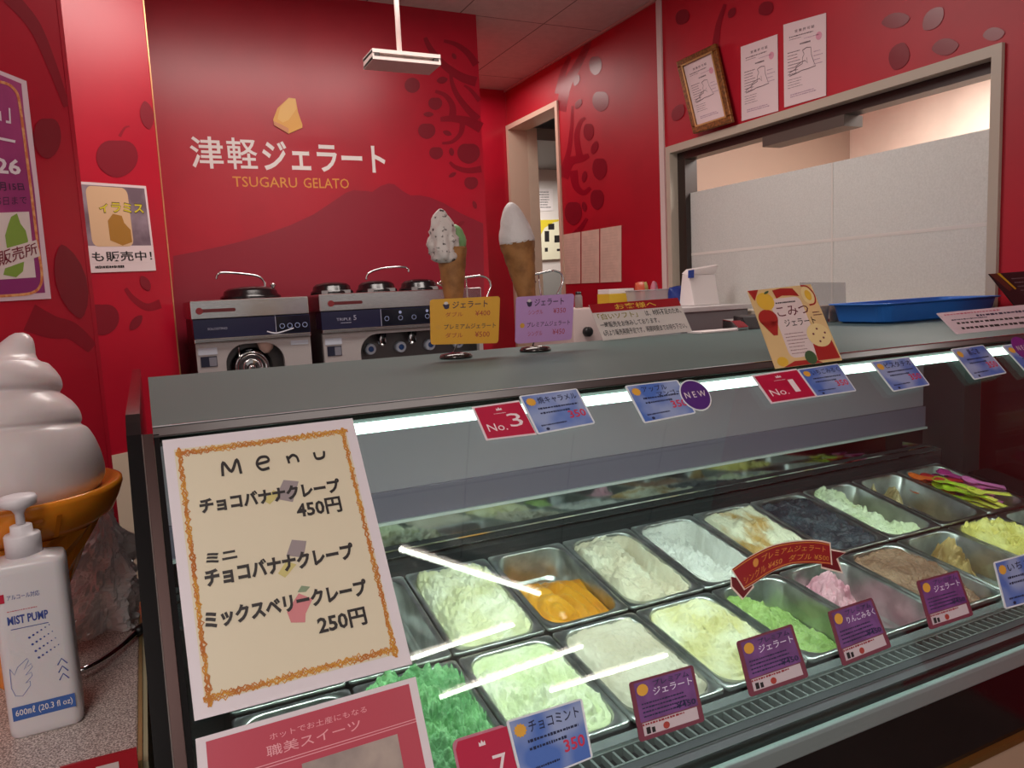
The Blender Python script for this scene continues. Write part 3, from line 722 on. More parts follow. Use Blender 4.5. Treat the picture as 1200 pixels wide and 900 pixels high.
def gelato(name, i, row, hf, mat, label, mat2=None, seed=0, depth=0.085, nr=54, na=96):
    rough_, film_, bare_ = OPTS.get((row, i), (1.0, None, False))
    M, L = row_matrix(i, row); w, l = 0.1666-.0225, L-.004-.0225
    out = []
    base_ = rrect(-w/2, w/2, -l/2, l/2, .031, 10)
    for k in range(len(base_)):
        p, q = Vector(base_[k]), Vector(base_[(k+1) % len(base_)]); m_ = max(1, round((q-p).length/.005))
        for e in range(m_): out.append(tuple(p.lerp(q, e/m_)))
    na = len(out); vs = []; fs = []
    for k in range(nr+1):
        q = (k/nr)**0.8
        for (ox, oy) in out:
            x, y = ox*q, oy*q
            h = hf(x/(w/2), y/(l/2), x, y)
            fi = rough_*(.0085*abs(nz(x*48+i*3, y*48, 1.3, 4))+.0035*nz(x*150, y*150, i, 3)-.002)
            h = h+fi
            if film_ is not None and q > .93: h = max(h, film_+.006*nz(x*40, y*40, 3))
            h = max(h, -depth-(.0006 if bare_ else -.0015))
            tp_ = 1+min(0, h)*0.9*q**3*0.13/0.085
            vs.append((x*tp_, y*tp_, h))
    for k in range(nr):
        for a in range(na):
            fs.append((k*na+a, k*na+(a+1) % na, (k+1)*na+(a+1) % na, (k+1)*na+a))
    b0 = nr*na; nb = len(vs)
    for (ox, oy) in out: vs.append((ox*.86, oy*.9, -depth+.0012))
    for a in range(na): fs.append((b0+a, b0+(a+1) % na, nb+(a+1) % na, nb+a))
    fs.append(tuple(nb+a for a in range(na-1, -1, -1)))
    mb = MB(); mb.add(vs, fs, mat, True)
    o = mb.build('gelato'); o.matrix_world = M
    tag(o, label, 'gelato', 'gelato in the steel pans')
    return o
def gm(name, col, col2, scale=14, rough=0.5, lo=0.42, hi=0.62, stretch=None, bump=0.7, bs=160):
    return pm(name, col, rough, 0, col2=col2, vscale=scale, vlo=lo, vhi=hi, bump=bump, bscale=bs, stretch=stretch)

def mound(a, b, ax, ay, p=1.0):
    return lambda x, y: math.exp(-(((x-a)/ax)**2+((y-b)/ay)**2)*p)
GS = {}
# height functions: x, y in -1..1 across the pan (x right, y away), metres out
def full(base, amp, f, sd, dome=0.0):
    return lambda x, y, X, Y: base+dome*(1-x*x)*(1-y*y)+amp*nz(X*f, Y*f, sd)-0.010*smooth(.86, 1, max(abs(x), abs(y)))
def swirl(base, amp, f, sd, dome=0.01):
    def h(x, y, X, Y):
        r = math.hypot(x-.1, y-.15); a = math.atan2(y-.15, x-.1)
        return base+dome*(1-x*x)*(1-y*y)+amp*0.7*math.sin(9*r+1.4*a+3*nz(X*10, Y*10, sd, 2))*smooth(1.1, .2, r)+amp*nz(X*f, Y*f, sd)-0.010*smooth(.86, 1, max(abs(x), abs(y)))
    return h
def h_mango(x, y, X, Y):
    # half eaten: bowl of smooth mango, deep at the back and right
    g = -.026-.050*smooth(.22, .95, y+.10*x)+.010*math.exp(-((x+.25)**2+(y+.3)**2)*5)
    g -= .016*math.exp(-((x-.12+.2*y)/.12)**2)*smooth(-1, .2, y)
    return g+.004*nz(X*16, Y*16, 3)+.003*math.sin(22*math.hypot(x+.3, y+.5))
def h_milk(x, y, X, Y):
    g = .006-.05*smooth(.05, .55, x-.18*y)-.012*smooth(.55, .95, y)
    g += .02*math.exp(-((x-.62)**2*9+(y+.55)**2*3)) 
    return g+.010*nz(X*26, Y*26, 5)+.004*nz(X*80, Y*80, 2)
def h_white(x, y, X, Y):
    g = -.012-.05*smooth(.10, .45, x+.45*y+.02)
    return g+.009*nz(X*30, Y*30, 9)
def h_scraped(x, y, X, Y):
    g = -.006-.07*smooth(-.12, .40, x+.12*y-.55*smooth(-.5, -1, y))
    g += .012*math.exp(-((y-.75)**2*6+(x+.3)**2*3))
    return g+.012*nz(X*28, Y*28, 13)
def h_scraps(x, y, X, Y):
    g = -.098+.092*math.exp(-((x+.18-.5*(y-.45))**2*8+(y-.45)**2*5))+.09*math.exp(-((x+.62)**2*22+(y-.80)**2*34))+.035*math.exp(-((x-.15)**2*14+(y-.05)**2*9))
    return g+.016*nz(X*36, Y*36, 17)
def h_nuts(x, y, X, Y):
    g = -.096+.096*1.06*math.exp(-((x+.12)**2*2.6+(y-.40)**2*3.4))
    return g+.016*nz(X*40, Y*40, 21)
def h_pink(x, y, X, Y):
    g = -.096+.106*math.exp(-((x+.30)**2*1.5+(y-.42)**2*2.0))+.02*math.exp(-((x-.65)**2*8+(y+.85)**2*10))
    return g+.016*nz(X*30, Y*30, 25)
def h_lime(x, y, X, Y):
    g = -.016-.040*smooth(-.25, .30, x*.75+.25*y)+.02*math.exp(-((x+.6)**2*8+(y-.4)**2*4))
    return g+.006*nz(X*22, Y*22, 29)+.005*math.exp(-((x+.4)**2*7))*nz(X*70, Y*70, 2)
def h_mint(x, y, X, Y):
    g = .002+.012*math.exp(-((x+.1)**2*2+(y-.6)**2*5))-.026*math.exp(-((x-.55)**2*9+(y-.0)**2*3))
    return g+.015*nz(X*38, Y*38, 33)+.006*nz(X*110, Y*110, 4)
def h_light(x, y, X, Y):
    g = -.006+.012*math.exp(-((x+.1)**2*3+(y+.2)**2*2))-.022*math.exp(-((x-.62)**2*16+(y-.25)**2*9))-.014*smooth(.6, .95, y)
    return g+.010*nz(X*30, Y*30, 37)+.004*nz(X*90, Y*90, 6)
def h_choc(x, y, X, Y):
    g = -.004-.022*smooth(-.2, -.9, y)*smooth(-.2, .6, x)-.016*math.exp(-((x-.2)**2*3+(y+.15)**2*9))
    return g+.006*nz(X*24, Y*24, 41)
def h_beige(x, y, X, Y):
    return .003+.006*(1-x*x)*(1-y*y)+.005*nz(X*13, Y*13, 45)-.005*abs(nz(X*20, Y*20, 3))-.010*smooth(.86, 1, max(abs(x), abs(y)))
def h_yellow(x, y, X, Y):
    g = .006-.03*math.exp(-((x-.45)**2*6+(y-.2)**2*6))
    return g+.014*nz(X*34, Y*34, 49)-.008*smooth(.86, 1, max(abs(x), abs(y)))
REAR = [
 (-1, None, None, 'empty steel gelato pan hidden behind the upper part of the menu sheet', None),
 (0, None, None, 'empty steel gelato pan at the left end of the rear row beside the menu sheet', None),
 (1, full(.004, .009, 26, 1, .012), gm('gelato_cream', (232, 232, 206), (214, 214, 170), 16), 'steel pan heaped with creamy pale gelato right of the empty pan', 'heaped creamy pale gelato flecked with brown, left end of rear row'),
 (2, h_mango, gm('gelato_mango', (226, 160, 44), (206, 132, 24), 10, 0.3, bump=0.1), 'half emptied steel pan holding bright orange mango gelato', 'smooth bright orange mango gelato sunk in its pan'),
 (3, h_milk, gm('gelato_milk', (228, 222, 200), (214, 202, 176), 14), 'steel pan with beige white gelato scooped out along its right side', 'beige white gelato scooped away on the right, next to the orange one'),
 (4, h_white, gm('gelato_white', (232, 230, 224), (214, 212, 204), 14), 'steel pan whose walls are smeared around a white gelato left at the front', 'pure white gelato left in the front left of its pan'),
 (5, swirl(.0, .007, 24, 7, .014), gm('gelato_caramel', (236, 230, 204), (196, 156, 92), 9, 0.45, .40, .52, (2.4, 0.8, 1)), 'full steel pan of white gelato with caramel ripples, behind the red ribbon', 'white gelato marbled with caramel behind the red ribbon sign'),
 (6, full(-.004, .006, 30, 11, .004), gm('gelato_sesame', (66, 74, 84), (40, 46, 56), 22), 'full steel pan of dark slate coloured gelato', 'dark slate grey black sesame gelato'),
 (7, h_scraped, gm('gelato_pale', (226, 232, 204), (206, 216, 176), 14), 'steel pan with pale greenish gelato pushed to its left side', 'pale greenish white gelato pushed to the left, beside the dark one'),
 (8, h_scraps, gm('gelato_scraps', (206, 188, 146), (170, 146, 100), 26), 'nearly empty steel pan with tan scraps at the back of its left wall', 'last tan scraps of gelato in a nearly empty pan'),
 (9, None, None, 'steel pan holding coloured plastic spoons at the right end of the rear row', None),
]
FRONT = [
 (-1, None, None, 'empty steel gelato pan seen in the gap between the menu sheet and the rose flyer', None),
 (0, h_mint, gm('gelato_mint', (132, 190, 128), (90, 152, 94), 24), 'steel pan heaped with bright green mint gelato at the front left', 'bright green crumbly mint gelato at the front left'),
 (1, h_light, gm('gelato_light', (232, 234, 208), (212, 222, 176), 14), 'steel pan of pale lime white gelato between green and beige pans', 'pale lime white gelato in the front row beside the green one'),
 (2, h_beige, gm('gelato_beige', (216, 208, 190), (198, 186, 164), 9, bump=0.2), 'steel pan brimming with smooth beige gelato in the front row', 'smooth cracked beige gelato filling a front row pan'),
 (3, swirl(.0, .008, 26, 19, .010), gm('gelato_yellowwhite', (236, 234, 202), (218, 210, 150), 12), 'steel pan of swirled ivory gelato behind a purple card', 'swirled ivory and pale yellow gelato in front of the pure white one'),
 (4, h_lime, gm('gelato_lime', (168, 196, 116), (136, 168, 84), 14, 0.4), 'steel pan with lime green gelato below the red ribbon sign', 'lime green pistachio gelato below the left end of the red ribbon'),
 (5, h_pink, gm('gelato_pink', (232, 176, 190), (206, 140, 158), 18), 'steel pan with pink gelato left in its back half and smeared walls', 'pink gelato heaped at the back of a half empty pan'),
 (6, h_choc, gm('gelato_chocolate', (168, 134, 110), (128, 92, 70), 9), 'steel pan of milk chocolate brown gelato in the front row', 'milk chocolate brown gelato with a scooped hollow'),
 (7, h_nuts, gm('gelato_nut', (196, 166, 108), (150, 116, 66), 26), 'mostly empty steel pan with a tan nutty lump left at the back', 'tan crumbly nut gelato lump in a mostly empty pan'),
 (8, h_yellow, gm('gelato_yellow', (238, 230, 152), (222, 208, 112), 18), 'steel pan heaped with lemon yellow gelato at the right end', 'crumbly lemon yellow gelato at the right end of the front row'),
 (9, None, None, 'empty steel pan at the far right end of the front row', None),
]
protos = {}
for row, rows in ((0, REAR), (1, FRONT)):
    for i, hf, mat, lb, gl_ in rows:
        M, L = row_matrix(i, row)
        if row not in protos:
            o = pan_mb(0.1666, L-.004).build('gelato_pan', recalc=True); protos[row] = o
        else:
            o = protos[row].copy(); COL.objects.link(o)
        o.matrix_world = M
        tag(o, lb, 'pan', 'steel gelato pans')
        if hf: gelato('gelato', i, row, hf, mat, gl_)
# dark lid over the well at the far right of the rear row
lo = 1.9360
M, L = row_matrix(10, 0); M = Matrix.Translation(Vector((1.985, M.translation.y, M.translation.z))) @ M.to_3x3().to_4x4() @ Matrix.Translation((0, -.037, 0))
ld = MB().prism(rrect(-.046, .046, -.088, .088, .012), -.004, .002, pm('lid_dark', (58, 60, 62), 0.25, 0.8))
ld.prism(rrect(-.034, .034, -.072, .072, .012), .0021, .005, pm('lid_dark', (58, 60, 62), 0.25, 0.8))
o = ld.build('pan_lid', bevel=0.001); o.matrix_world = M
tag(o, 'dark steel lid over the well at the right end of the case', 'lid')

# coloured plastic spoons in the right hand rear pan
def spoon_mb(mat):
    mb = MB()
    def f(u, v):
        y = -.045+.09*v
        wd = .0045+.0065*smooth(.62, .80, v)*smooth(1.02, .90, v)
        x = (u-.5)*2*wd
        z = .004*smooth(.6, .85, v)*((x/wd)**2-1)*smooth(1.05, .95, v)+.003*v*v
        return (x, y, z)
    n, m = 6, 18
    vs = [f(i/n, j/m) for j in range(m+1) for i in range(n+1)]
    top = len(vs); vs += [(x, y, z-.0012) for x, y, z in vs]
    fs = []
    for j in range(m):
        for i in range(n):
            a = j*(n+1)+i; fs.append((a, a+1, a+n+2, a+n+1)); fs.append((top+a+n+1, top+a+n+2, top+a+1, top+a))
    for j in range(m):
        a = j*(n+1); fs.append((a, a+n+1, top+a+n+1, top+a)); a += n; fs.append((a+n+1, a, top+a, top+a+n+1))
    for i in range(n):
        fs.append((i+1, i, top+i, top+i+1)); a = m*(n+1)+i; fs.append((a, a+1, top+a+1, top+a))
    mb.add(vs, fs, mat, True); return mb
SPC = [('orange', (240, 112, 44)), ('red', (206, 40, 52)), ('magenta', (196, 60, 138)), ('lime', (190, 214, 60)), ('yellow', (232, 222, 96)), ('pink', (226, 120, 186))]
sp_proto = [spoon_mb(pm('spoon_'+n_, c_, 0.3)).build('plastic_spoon') for n_, c_ in SPC]
M9, L9 = row_matrix(9, 0)
spots = []
rs = random.Random(4)
zones = {'orange': (-.045, .055), 'red': (-.012, .05), 'magenta': (.02, .03), 'lime': (-.022, -.012), 'yellow': (.0, -.062), 'pink': (.036, -.030)}
for ci, (n_, c_) in enumerate(SPC):
    zx, zy = zones[n_]
    for q in range(6):
        o = sp_proto[ci] if q == 0 else sp_proto[ci].copy()
        if q: COL.objects.link(o)
        loc = Vector((max(-.052, min(.052, zx+rs.uniform(-.014, .014))), max(-.066, min(.066, zy+rs.uniform(-.02, .02))), -.038+.0085*q+.0012*ci))
        o.matrix_world = M9 @ Matrix.Translation(loc) @ Matrix.Rotation(rs.uniform(-.5, .5)+(.5 if n_ != 'orange' else .9), 4, 'Z') @ Matrix.Rotation(rs.uniform(-.08, .08), 4, 'X') @ Matrix.Diagonal((2.0, 1.1, 1.4, 1))
        tag(o, '%s plastic gelato spoon in the pile in the right hand rear pan' % n_, 'spoon', '%s spoons in the rear pan' % n_)

# ------------------------------------------------------------------ sheets and cards stuck on the front glass
def glass_pt(px, py, off=0.0065):
    r = ray(px, py); kk = r.z/r.y
    pr = [(y, z-H) for y, z in offs(PW, off)]
    for (y0, z0), (y1, z1) in zip(pr, pr[1:]):
        k0, k1 = z0/y0, z1/y1
        if k1 <= kk <= k0 or (y1, z1) == pr[-1]:
            t = (kk*y0-z0)/((z1-z0)-kk*(y1-y0)); y = y0+t*(y1-y0); return CAMP+r*(y/r.y)
    y = pr[0][0]; return CAMP+r*(y/r.y)
PLG0 = Vector((0, .905, H-.141)); PLD = Vector((0, .729-.905, -.378+.141)).normalized(); PLN = Vector((0, PLD.z, -PLD.y))
if PLN.y > 0: PLN = -PLN
def flat_pt(px, py, off=0.0068):
    return at_pl(px, py, PLG0+PLN*off, PLN)
# menu
P = [flat_pt(*p) for p in ((190, 516), (413, 490), (483, 778), (228, 845))]
mb = card_mb(*P, pm('menu_white', (222, 214, 220), 0.35))
mb.flat([(.05, .045), (.945, .045), (.945, .955), (.05, .955)], Z1, pm('menu_cream', (218, 208, 182), 0.4))
crayA = pm('crayon_ochre', (206, 150, 56), 0.8, col2=(178, 104, 46), vscale=40); crayB = pm('crayon_brown', (190, 116, 56), 0.8)
rs = random.Random(11)
def crayon(p, q):
    p = Vector(p); q = Vector(q); n = 90
    for pas in range(6):
        pts = []
        for i in range(n+1):
            t = i/n; w = .006*math.sin(i*1.9+pas)+rs.uniform(-.008, .008)+.002*(pas-2.5); c = p.lerp(q, t); d = (q-p).normalized(); pts.append((c.x-d.y*w, c.y+d.x*w))
        mb.stroke(pts, .0055 if abs(q.x-p.x) < .3 else .0045, Z2+pas*.00004, crayA if pas % 3 != 1 else crayB)
crayon((.055, .935), (.955, .945)); crayon((.045, .055), (.945, .065)); crayon((.075, .96), (.07, .03)); crayon((.925, .96), (.93, .035))
INK = pm('menu_ink', (34, 28, 28), 0.5)
hand = lambda pts, w=.012: mb.stroke(curve(pts, 5), w, Z3, INK)
hand([(.265, .82), (.275, .875), (.31, .835), (.345, .88), (.355, .82)], .014)
hand([(.445, .85), (.50, .857), (.495, .875), (.46, .875), (.44, .85), (.46, .825), (.50, .828)], .012)
hand([(.60, .868), (.605, .835)], .012); hand([(.605, .855), (.63, .868), (.65, .858), (.655, .835)], .012)
hand([(.745, .868), (.752, .84), (.79, .842), (.80, .868)], .012)
# banana chips, chocolate and strawberry doodles
m_choc = pm('doodle_choc', (150, 138, 140), 0.6); m_ban = pm('doodle_banana', (200, 188, 120), 0.6); m_str = pm('doodle_strawberry', (206, 128, 132), 0.6); m_lf = pm('doodle_leaf', (130, 150, 120), 0.6)
mb.flat([(.50, .70), (.56, .77), (.635, .755), (.585, .675)], Z2, m_choc); mb.flat([(.44, .70), (.50, .735), (.535, .72), (.47, .68)], Z2, m_ban)
mb.flat([(.505, .475), (.545, .53), (.615, .515), (.585, .455)], Z2, m_choc); mb.flat([(.45, .415), (.50, .455), (.545, .435), (.48, .395)], Z2, m_ban)
mb.flat([(.46, .275), (.53, .33), (.59, .30), (.545, .255), (.535, .225), (.47, .235)], Z2, m_str); mb.flat([(.525, .335), (.55, .355), (.59, .345), (.565, .33)], Z2, m_lf)
BOLD = .048
mb.text('チョコバナナクレープ', INK, (.135, .845, .685, .745), Z3, BOLD)
mb.text('450円', INK, (.595, .83, .605, .67), Z3, .03)
mb.text('ミニ', INK, (.13, .275, .495, .535), Z3, BOLD)
mb.text('チョコバナナクレープ', INK, (.115, .84, .415, .48), Z3, BOLD)
mb.text('ミックスベリークレープ', INK, (.09, .865, .27, .335), Z3, BOLD)
mb.text('250円', INK, (.59, .83, .17, .235), Z3, .03)
tag(mb.build('menu_sheet'), 'cream Menu sheet with crayon border listing crepes, stuck on the glass', 'menu')
# red sheet under the menu
P = [flat_pt(*p, off=.0075) for p in ((229, 866), (487, 793), (512, 915), (240, 1010))]
mb = card_mb(*P, pm('sheet_white', (220, 210, 216), 0.35))
mb.flat([(.04, .03), (.96, .03), (.96, .95), (.04, .95)], Z1, pm('sheet_rose', (182, 62, 82), 0.35))
LG = pm('sheet_rose_print', (226, 160, 168), 0.5)
mb.text('ホットでお土産にもなる', LG, (.30, .74, .80, .86), Z2, .0)
mb.text('職美スイーツ', LG, (.28, .70, .66, .76), Z2, .004)
for t in (.60, .575): mb.flat([(.20, t), (.96, t), (.96, t+.008), (.20, t+.008)], Z2, LG)
mb.flat([(.42, .05), (.86, .05), (.86, .52), (.42, .52)], Z2, pm('sheet_photo', (176, 160, 150), 0.4, col2=(130, 118, 116), vscale=12))
tag(mb.build('red_flyer'), 'rose red flyer with pale lettering stuck on the glass below the Menu sheet', 'flyer')

# blue flavour cards on the top of the glass, red ranking cards
def grad_card(name, cA, cB, axis=(1, 0.2)):
    m = bpy.data.materials.new(name); m.use_nodes = True; nt = m.node_tree; b = nt.nodes['Principled BSDF']; b.inputs['Roughness'].default_value = 0.3
    n = nt.nodes.new('ShaderNodeTexNoise'); n.inputs['Scale'].default_value = 22; n.inputs['Detail'].default_value = 1.5
    tc = nt.nodes.new('ShaderNodeTexCoord'); cr = nt.nodes.new('ShaderNodeValToRGB')
    cr.color_ramp.elements[0].position = .4; cr.color_ramp.elements[1].position = .6
    cr.color_ramp.elements[0].color = rgb(cA); cr.color_ramp.elements[1].color = rgb(cB)
    nt.links.new(tc.outputs['Object'], n.inputs['Vector']); nt.links.new(n.outputs['Fac'], cr.inputs[0]); nt.links.new(cr.outputs[0], b.inputs['Base Color'])
    return m
M_BLUEC = grad_card('blue_card', (150, 166, 206), (76, 112, 190))
M_CARDW = pm('card_border', (226, 230, 236), 0.3)
M_SUN = pm('card_sun', (226, 168, 60), 0.4); M_CINK = pm('card_ink', (24, 30, 70), 0.5); M_PRICE = pm('card_price', (206, 48, 80), 0.5)
def sunmark(mb, x, y, r, asp=1.3):
    pts = []
    for i in range(24):
        a = 2*PI*i/24; q = r*(1 if i % 2 else .8); pts.append((x+q*math.cos(a), y+q*asp*math.sin(a)))
    mb.flat(pts, Z2, M_SUN)
def blue_card(px, title, label, off=.0065, body=2, price='350', pt=glass_pt, tbox=(.25, .92, .72, .9)):
    P = [pt(*p, off) for p in px]
    mb = card_mb(*P, M_CARDW, r=.05)
    mb.flat([(.03, .03), (.97, .03), (.97, .97), (.03, .97)], Z1, M_BLUEC)
    sunmark(mb, .14, .80, .085)
    if isinstance(title, str): title = [(title, tbox)]
    for t, b in title: mb.text(t, M_CINK, b, Z2, .010)
    mb.bars(M_CINK, (.2, .9, .42, .66), body, Z2, .42)
    mb.bars(M_CINK, (.12, .62, .14, .22), 1, Z2, .5)
    mb.text(price, M_PRICE, (.64, .93, .24, .44), Z2, .02)
    mb.flat(circ(.20, .08, .03, 10, .035), Z2, M_CINK)
    o = mb.build('flavour_card')
    return tag(o, label, 'card', 'blue flavour cards on the case glass')
def no_card(px, num, label, numbox):
    P = [glass_pt(*p, .0066) for p in px]
    mb = card_mb(*P, pm('rank_edge', (232, 214, 220), 0.3))
    mb.flat([(.035, .04), (.985, .04), (.985, .95), (.035, .95)], Z1, pm('rank_crimson', (186, 26, 66), 0.3))
    wl_ = pm('rank_white', (240, 224, 228), 0.4)
    mb.text('No.', wl_, (.12, .50, .22, .44), Z2, .0); mb.text(num, wl_, numbox, Z2, .0)
    mb.flat([(.44, .79), (.445, .86), (.475, .83), (.50, .88), (.525, .83), (.555, .86), (.56, .79)], Z2, wl_)
    mb.bars(wl_, (.36, .64, .68, .73), 1, Z2, .4)
    return tag(mb.build('ranking_card'), label, 'card', 'crimson ranking cards')
no_card(((553, 477), (608, 469), (629, 509), (570, 516)), '3', 'crimson No. 3 ranking card on the upper glass', (.58, .86, .28, .66))
no_card(((881, 440), (933, 432), (957, 465), (904, 473)), '1', 'crimson No. 1 ranking card on the upper glass', (.64, .76, .25, .68))
blue_card(((608, 464), (676, 455), (698, 496), (630, 509)), '焼キャラメル', 'blue flavour card beside the crimson No. 3 card')
blue_card(((732, 452), (794, 445), (816, 484), (755, 496)), [('アップル', (.26, .72, .76, .92)), ('マンゴー', (.48, .95, .60, .74))], 'blue flavour card left of the round purple NEW badge')
blue_card(((934, 433), (982, 426), (1004, 458), (957, 465)), 'いちごみるく', 'blue flavour card beside the crimson No. 1 card')
blue_card(((1020, 424), (1065, 418), (1090, 451), (1047, 459)), 'ピスタチオ', 'blue flavour card between the No. 1 pair and the two at the right end')
blue_card(((1114, 409), (1152, 404), (1180, 437), (1142, 445)), '黒ごま', 'blue flavour card below the left part of the white notice board', tbox=(.38, .72, .72, .92))
blue_card(((1174, 405), (1214, 399), (1243, 430), (1204, 438)), 'ミルク', 'blue flavour card cut by the right edge of the picture')
# NEW badge
c = glass_pt(815, 463, .0072); sx = Vector((1, 0, 0)); sy = -PLD
mb = MB(lambda p: c+sx*p.x+sy*p.y+PLN*p.z)
mb.prism(circ(0, 0, .0265, 28), -.001, 0, M_CARDW); mb.flat(circ(0, 0, .0245, 28), Z1, pm('badge_purple', (84, 44, 124), 0.3))
mb.text('N E W', M_WHITE, (-.019, .019, -.004, .006), Z2, .0)
tag(mb.build('new_badge'), 'round purple NEW badge stuck on the upper glass', 'badge')
c2 = glass_pt(1199, 408, .0078); mb = MB(lambda p: c2+sx*p.x+sy*p.y+PLN*p.z)
mb.prism(circ(0, 0, .0265, 28), -.001, 0, pm('badge_violet', (120, 40, 130), 0.3)); mb.text('N E W', M_WHITE, (-.019, .019, -.004, .006), Z2, .0)
tag(mb.build('new_badge'), 'round violet badge cut by the right edge beside the white notice', 'badge')

# purple premium cards on the lower glass
m_pe = pm('premium_edge', (120, 52, 70), 0.35); m_pp = pm('premium_purple', (104, 60, 116), 0.25, col2=(122, 74, 138), vscale=30)
def premium(px, title, label):
    P = [glass_pt(*p, .0066) for p in px]
    mb = card_mb(*P, m_pe, r=.05)
    mb.flat([(.06, .30), (.95, .30), (.95, .96), (.06, .96)], Z1, m_pp)
    mb.flat(circ(.17, .82, .085, 16, .10), Z2, M_SUN)
    mb.text('プレミアム', M_CINK, (.34, .9, .83, .93), Z2, .01)
    mb.text(title, pm('premium_white', (220, 206, 232), 0.4), (.32, .93, .68, .81), Z2, .01)
    mb.bars(M_CINK, (.12, .9, .34, .62), 4, Z2, .4)
    mb.text('¥450', M_CINK, (.62, .92, .34, .44), Z3, .01)
    mb.flat([(.08, .07), (.92, .07), (.92, .28), (.08, .28)], Z1, pm('premium_white_strip', (206, 192, 198), 0.4))
    mb.bars(pm('premium_red', (150, 40, 50), 0.4), (.08, .92, .22, .28), 1, Z2, .6)
    mb.flat([(.12, .09), (.18, .09), (.18, .2), (.12, .2)], Z2, M_BLACKP); mb.flat([(.2, .09), (.25, .09), (.25, .18), (.2, .18)], Z2, M_BLACKP)
    mb.flat(circ(.42, .14, .05, 10, .06), Z2, pm('premium_apple', (170, 60, 50), 0.4))
    return tag(mb.build('premium_card'), label, 'card', 'purple premium cards')
premium(((737, 800), (812, 779), (826, 845), (750, 870)), 'ジェラート', 'purple premium card before the beige gelato, nearest of the four')
premium(((863, 752), (928, 731), (948, 793), (879, 817)), 'ジェラート', 'purple premium card in front of the ivory and lime gelato')
premium(((970, 717), (1022, 700), (1045, 758), (988, 781)), 'りんごみるく', 'purple premium card in front of the pink gelato')
premium(((1074, 681), (1123, 668), (1141, 721), (1090, 738)), 'ジェラート', 'purple premium card in front of the chocolate gelato, farthest of the four')
blue_card(((1164, 659), (1216, 645), (1236, 698), (1178, 714)), 'いちごみ', 'pale blue flavour card on the lower glass at the right edge of the picture')
blue_card(((593, 845), (682, 818), (695, 888), (612, 922)), 'チョコミント', 'blue mint chocolate card at the bottom beside the red number 7 card')
P = [glass_pt(*p, .0064) for p in ((529, 868), (593, 848), (612, 925), (545, 945))]
mb = card_mb(*P, pm('seven_edge', (196, 120, 140), 0.3), r=.12); mb.flat([(.04, .04), (1, .04), (1, .96), (.1, .96), (.04, .85)], Z1, MATS['rank_crimson'])
mb.text('No.', MATS['rank_white'], (.2, .5, .2, .4), Z2, 0); mb.text('7', MATS['rank_white'], (.62, .86, .25, .6), Z2, 0)
mb.flat([(.44, .79), (.445, .86), (.475, .83), (.50, .88), (.525, .83), (.555, .86), (.56, .79)], Z2, MATS['rank_white'])
tag(mb.build('ranking_card'), 'crimson rounded number 7 card beside the blue mint chocolate card', 'card', 'crimson ranking cards')

# red ribbon sign on the glass
rib_red = pm('ribbon_red', (146, 24, 30), 0.35); rib_dark = pm('ribbon_dark', (104, 16, 24), 0.35); rib_w = pm('ribbon_edge', (226, 210, 196), 0.35); rib_g = pm('ribbon_gold', (206, 140, 60), 0.4)
def gpoly(mb, pts, mat, o0, o1):
    A = [glass_pt(px, py, o0) for px, py in pts]; B = [glass_pt(px, py, o1) for px, py in pts]; n = len(pts)
    mb.add(A+B, [tuple(range(n-1, -1, -1)), tuple(range(n, 2*n))]+[(i, (i+1) % n, n+(i+1) % n, n+i) for i in range(n)], mat)
top = curve([(858, 667), (880, 652), (905, 640), (930, 635), (955, 634), (972, 637)], 5); bot = curve([(974, 662), (950, 660), (925, 662), (903, 671), (886, 682), (873, 690)], 5)
mb = MB()
grow = lambda pts, g: [(915+(x-915)*(1+g), 660+(y-660)*(1+g*2.2)) for x, y in pts]
gpoly(mb, [(963, 641), (992, 647), (982, 654), (988, 672), (962, 666)], rib_w, .0060, .0066); gpoly(mb, [(963, 643), (990, 648), (980, 655), (986, 670), (963, 664)], rib_dark, .0066, .0068)
gpoly(mb, [(856, 676), (856, 688), (870, 703), (884, 688), (880, 680)], rib_w, .0060, .0066); gpoly(mb, [(857, 676), (858, 687), (871, 701), (882, 687), (878, 680)], rib_dark, .0066, .0068)
def strip(mb, A, B, mat, o):
    B2 = list(reversed(B)); vs = [glass_pt(*p, o) for p in A]+[glass_pt(*p, o) for p in B2]; n = len(A)
    mb.add(vs, [(i, i+1, n+i+1, n+i) for i in range(n-1)], mat)
gpoly(mb, grow(top, .025)+grow(bot, .025), rib_w, .0064, .0070)
strip(mb, top, bot, rib_red, .0074)
inn = lambda A, B, t: [(a[0]*(1-t)+b[0]*t, a[1]*(1-t)+b[1]*t) for a, b in zip(A, reversed(B))]
strip(mb, inn(top, bot, .05), list(reversed(inn(top, bot, .085))), rib_g, .0077); strip(mb, inn(top, bot, .915), list(reversed(inn(top, bot, .95))), rib_g, .0077)
def ribmap(p):
    u = min(max(p.x, 0), .9999)*(len(top)-1); i = int(u); f = u-i; B2 = list(reversed(bot))
    a = Vector(top[i]).lerp(Vector(top[i+1]), f); b = Vector(B2[i]).lerp(Vector(B2[i+1]), f); q = b.lerp(a, p.y)
    return glass_pt(q.x, q.y, .0078+p.z)
mt = MB(ribmap)
mt.text('プレミアムジェラート', rib_g, (.30, .93, .56, .82), 0, .004); mt.text('シングル ¥450   ダブル ¥500', rib_g, (.06, .97, .16, .44), 0, .002); mt.flat(circ(.235, .68, .03, 14, .16), 0, rib_g)
b0 = len(mb.v); 
for m_ in mt.mats: mb.mi(m_)
mb.f += [tuple(i+b0 for i in f) for f in mt.f]; mb.v += mt.v; mb.m += [mb.mats.index(mt.mats[k]) for k in mt.m]; mb.sm += mt.sm
tag(mb.build('ribbon_sign'), 'dark red curved ribbon sign with gold price lettering on the glass', 'sign')

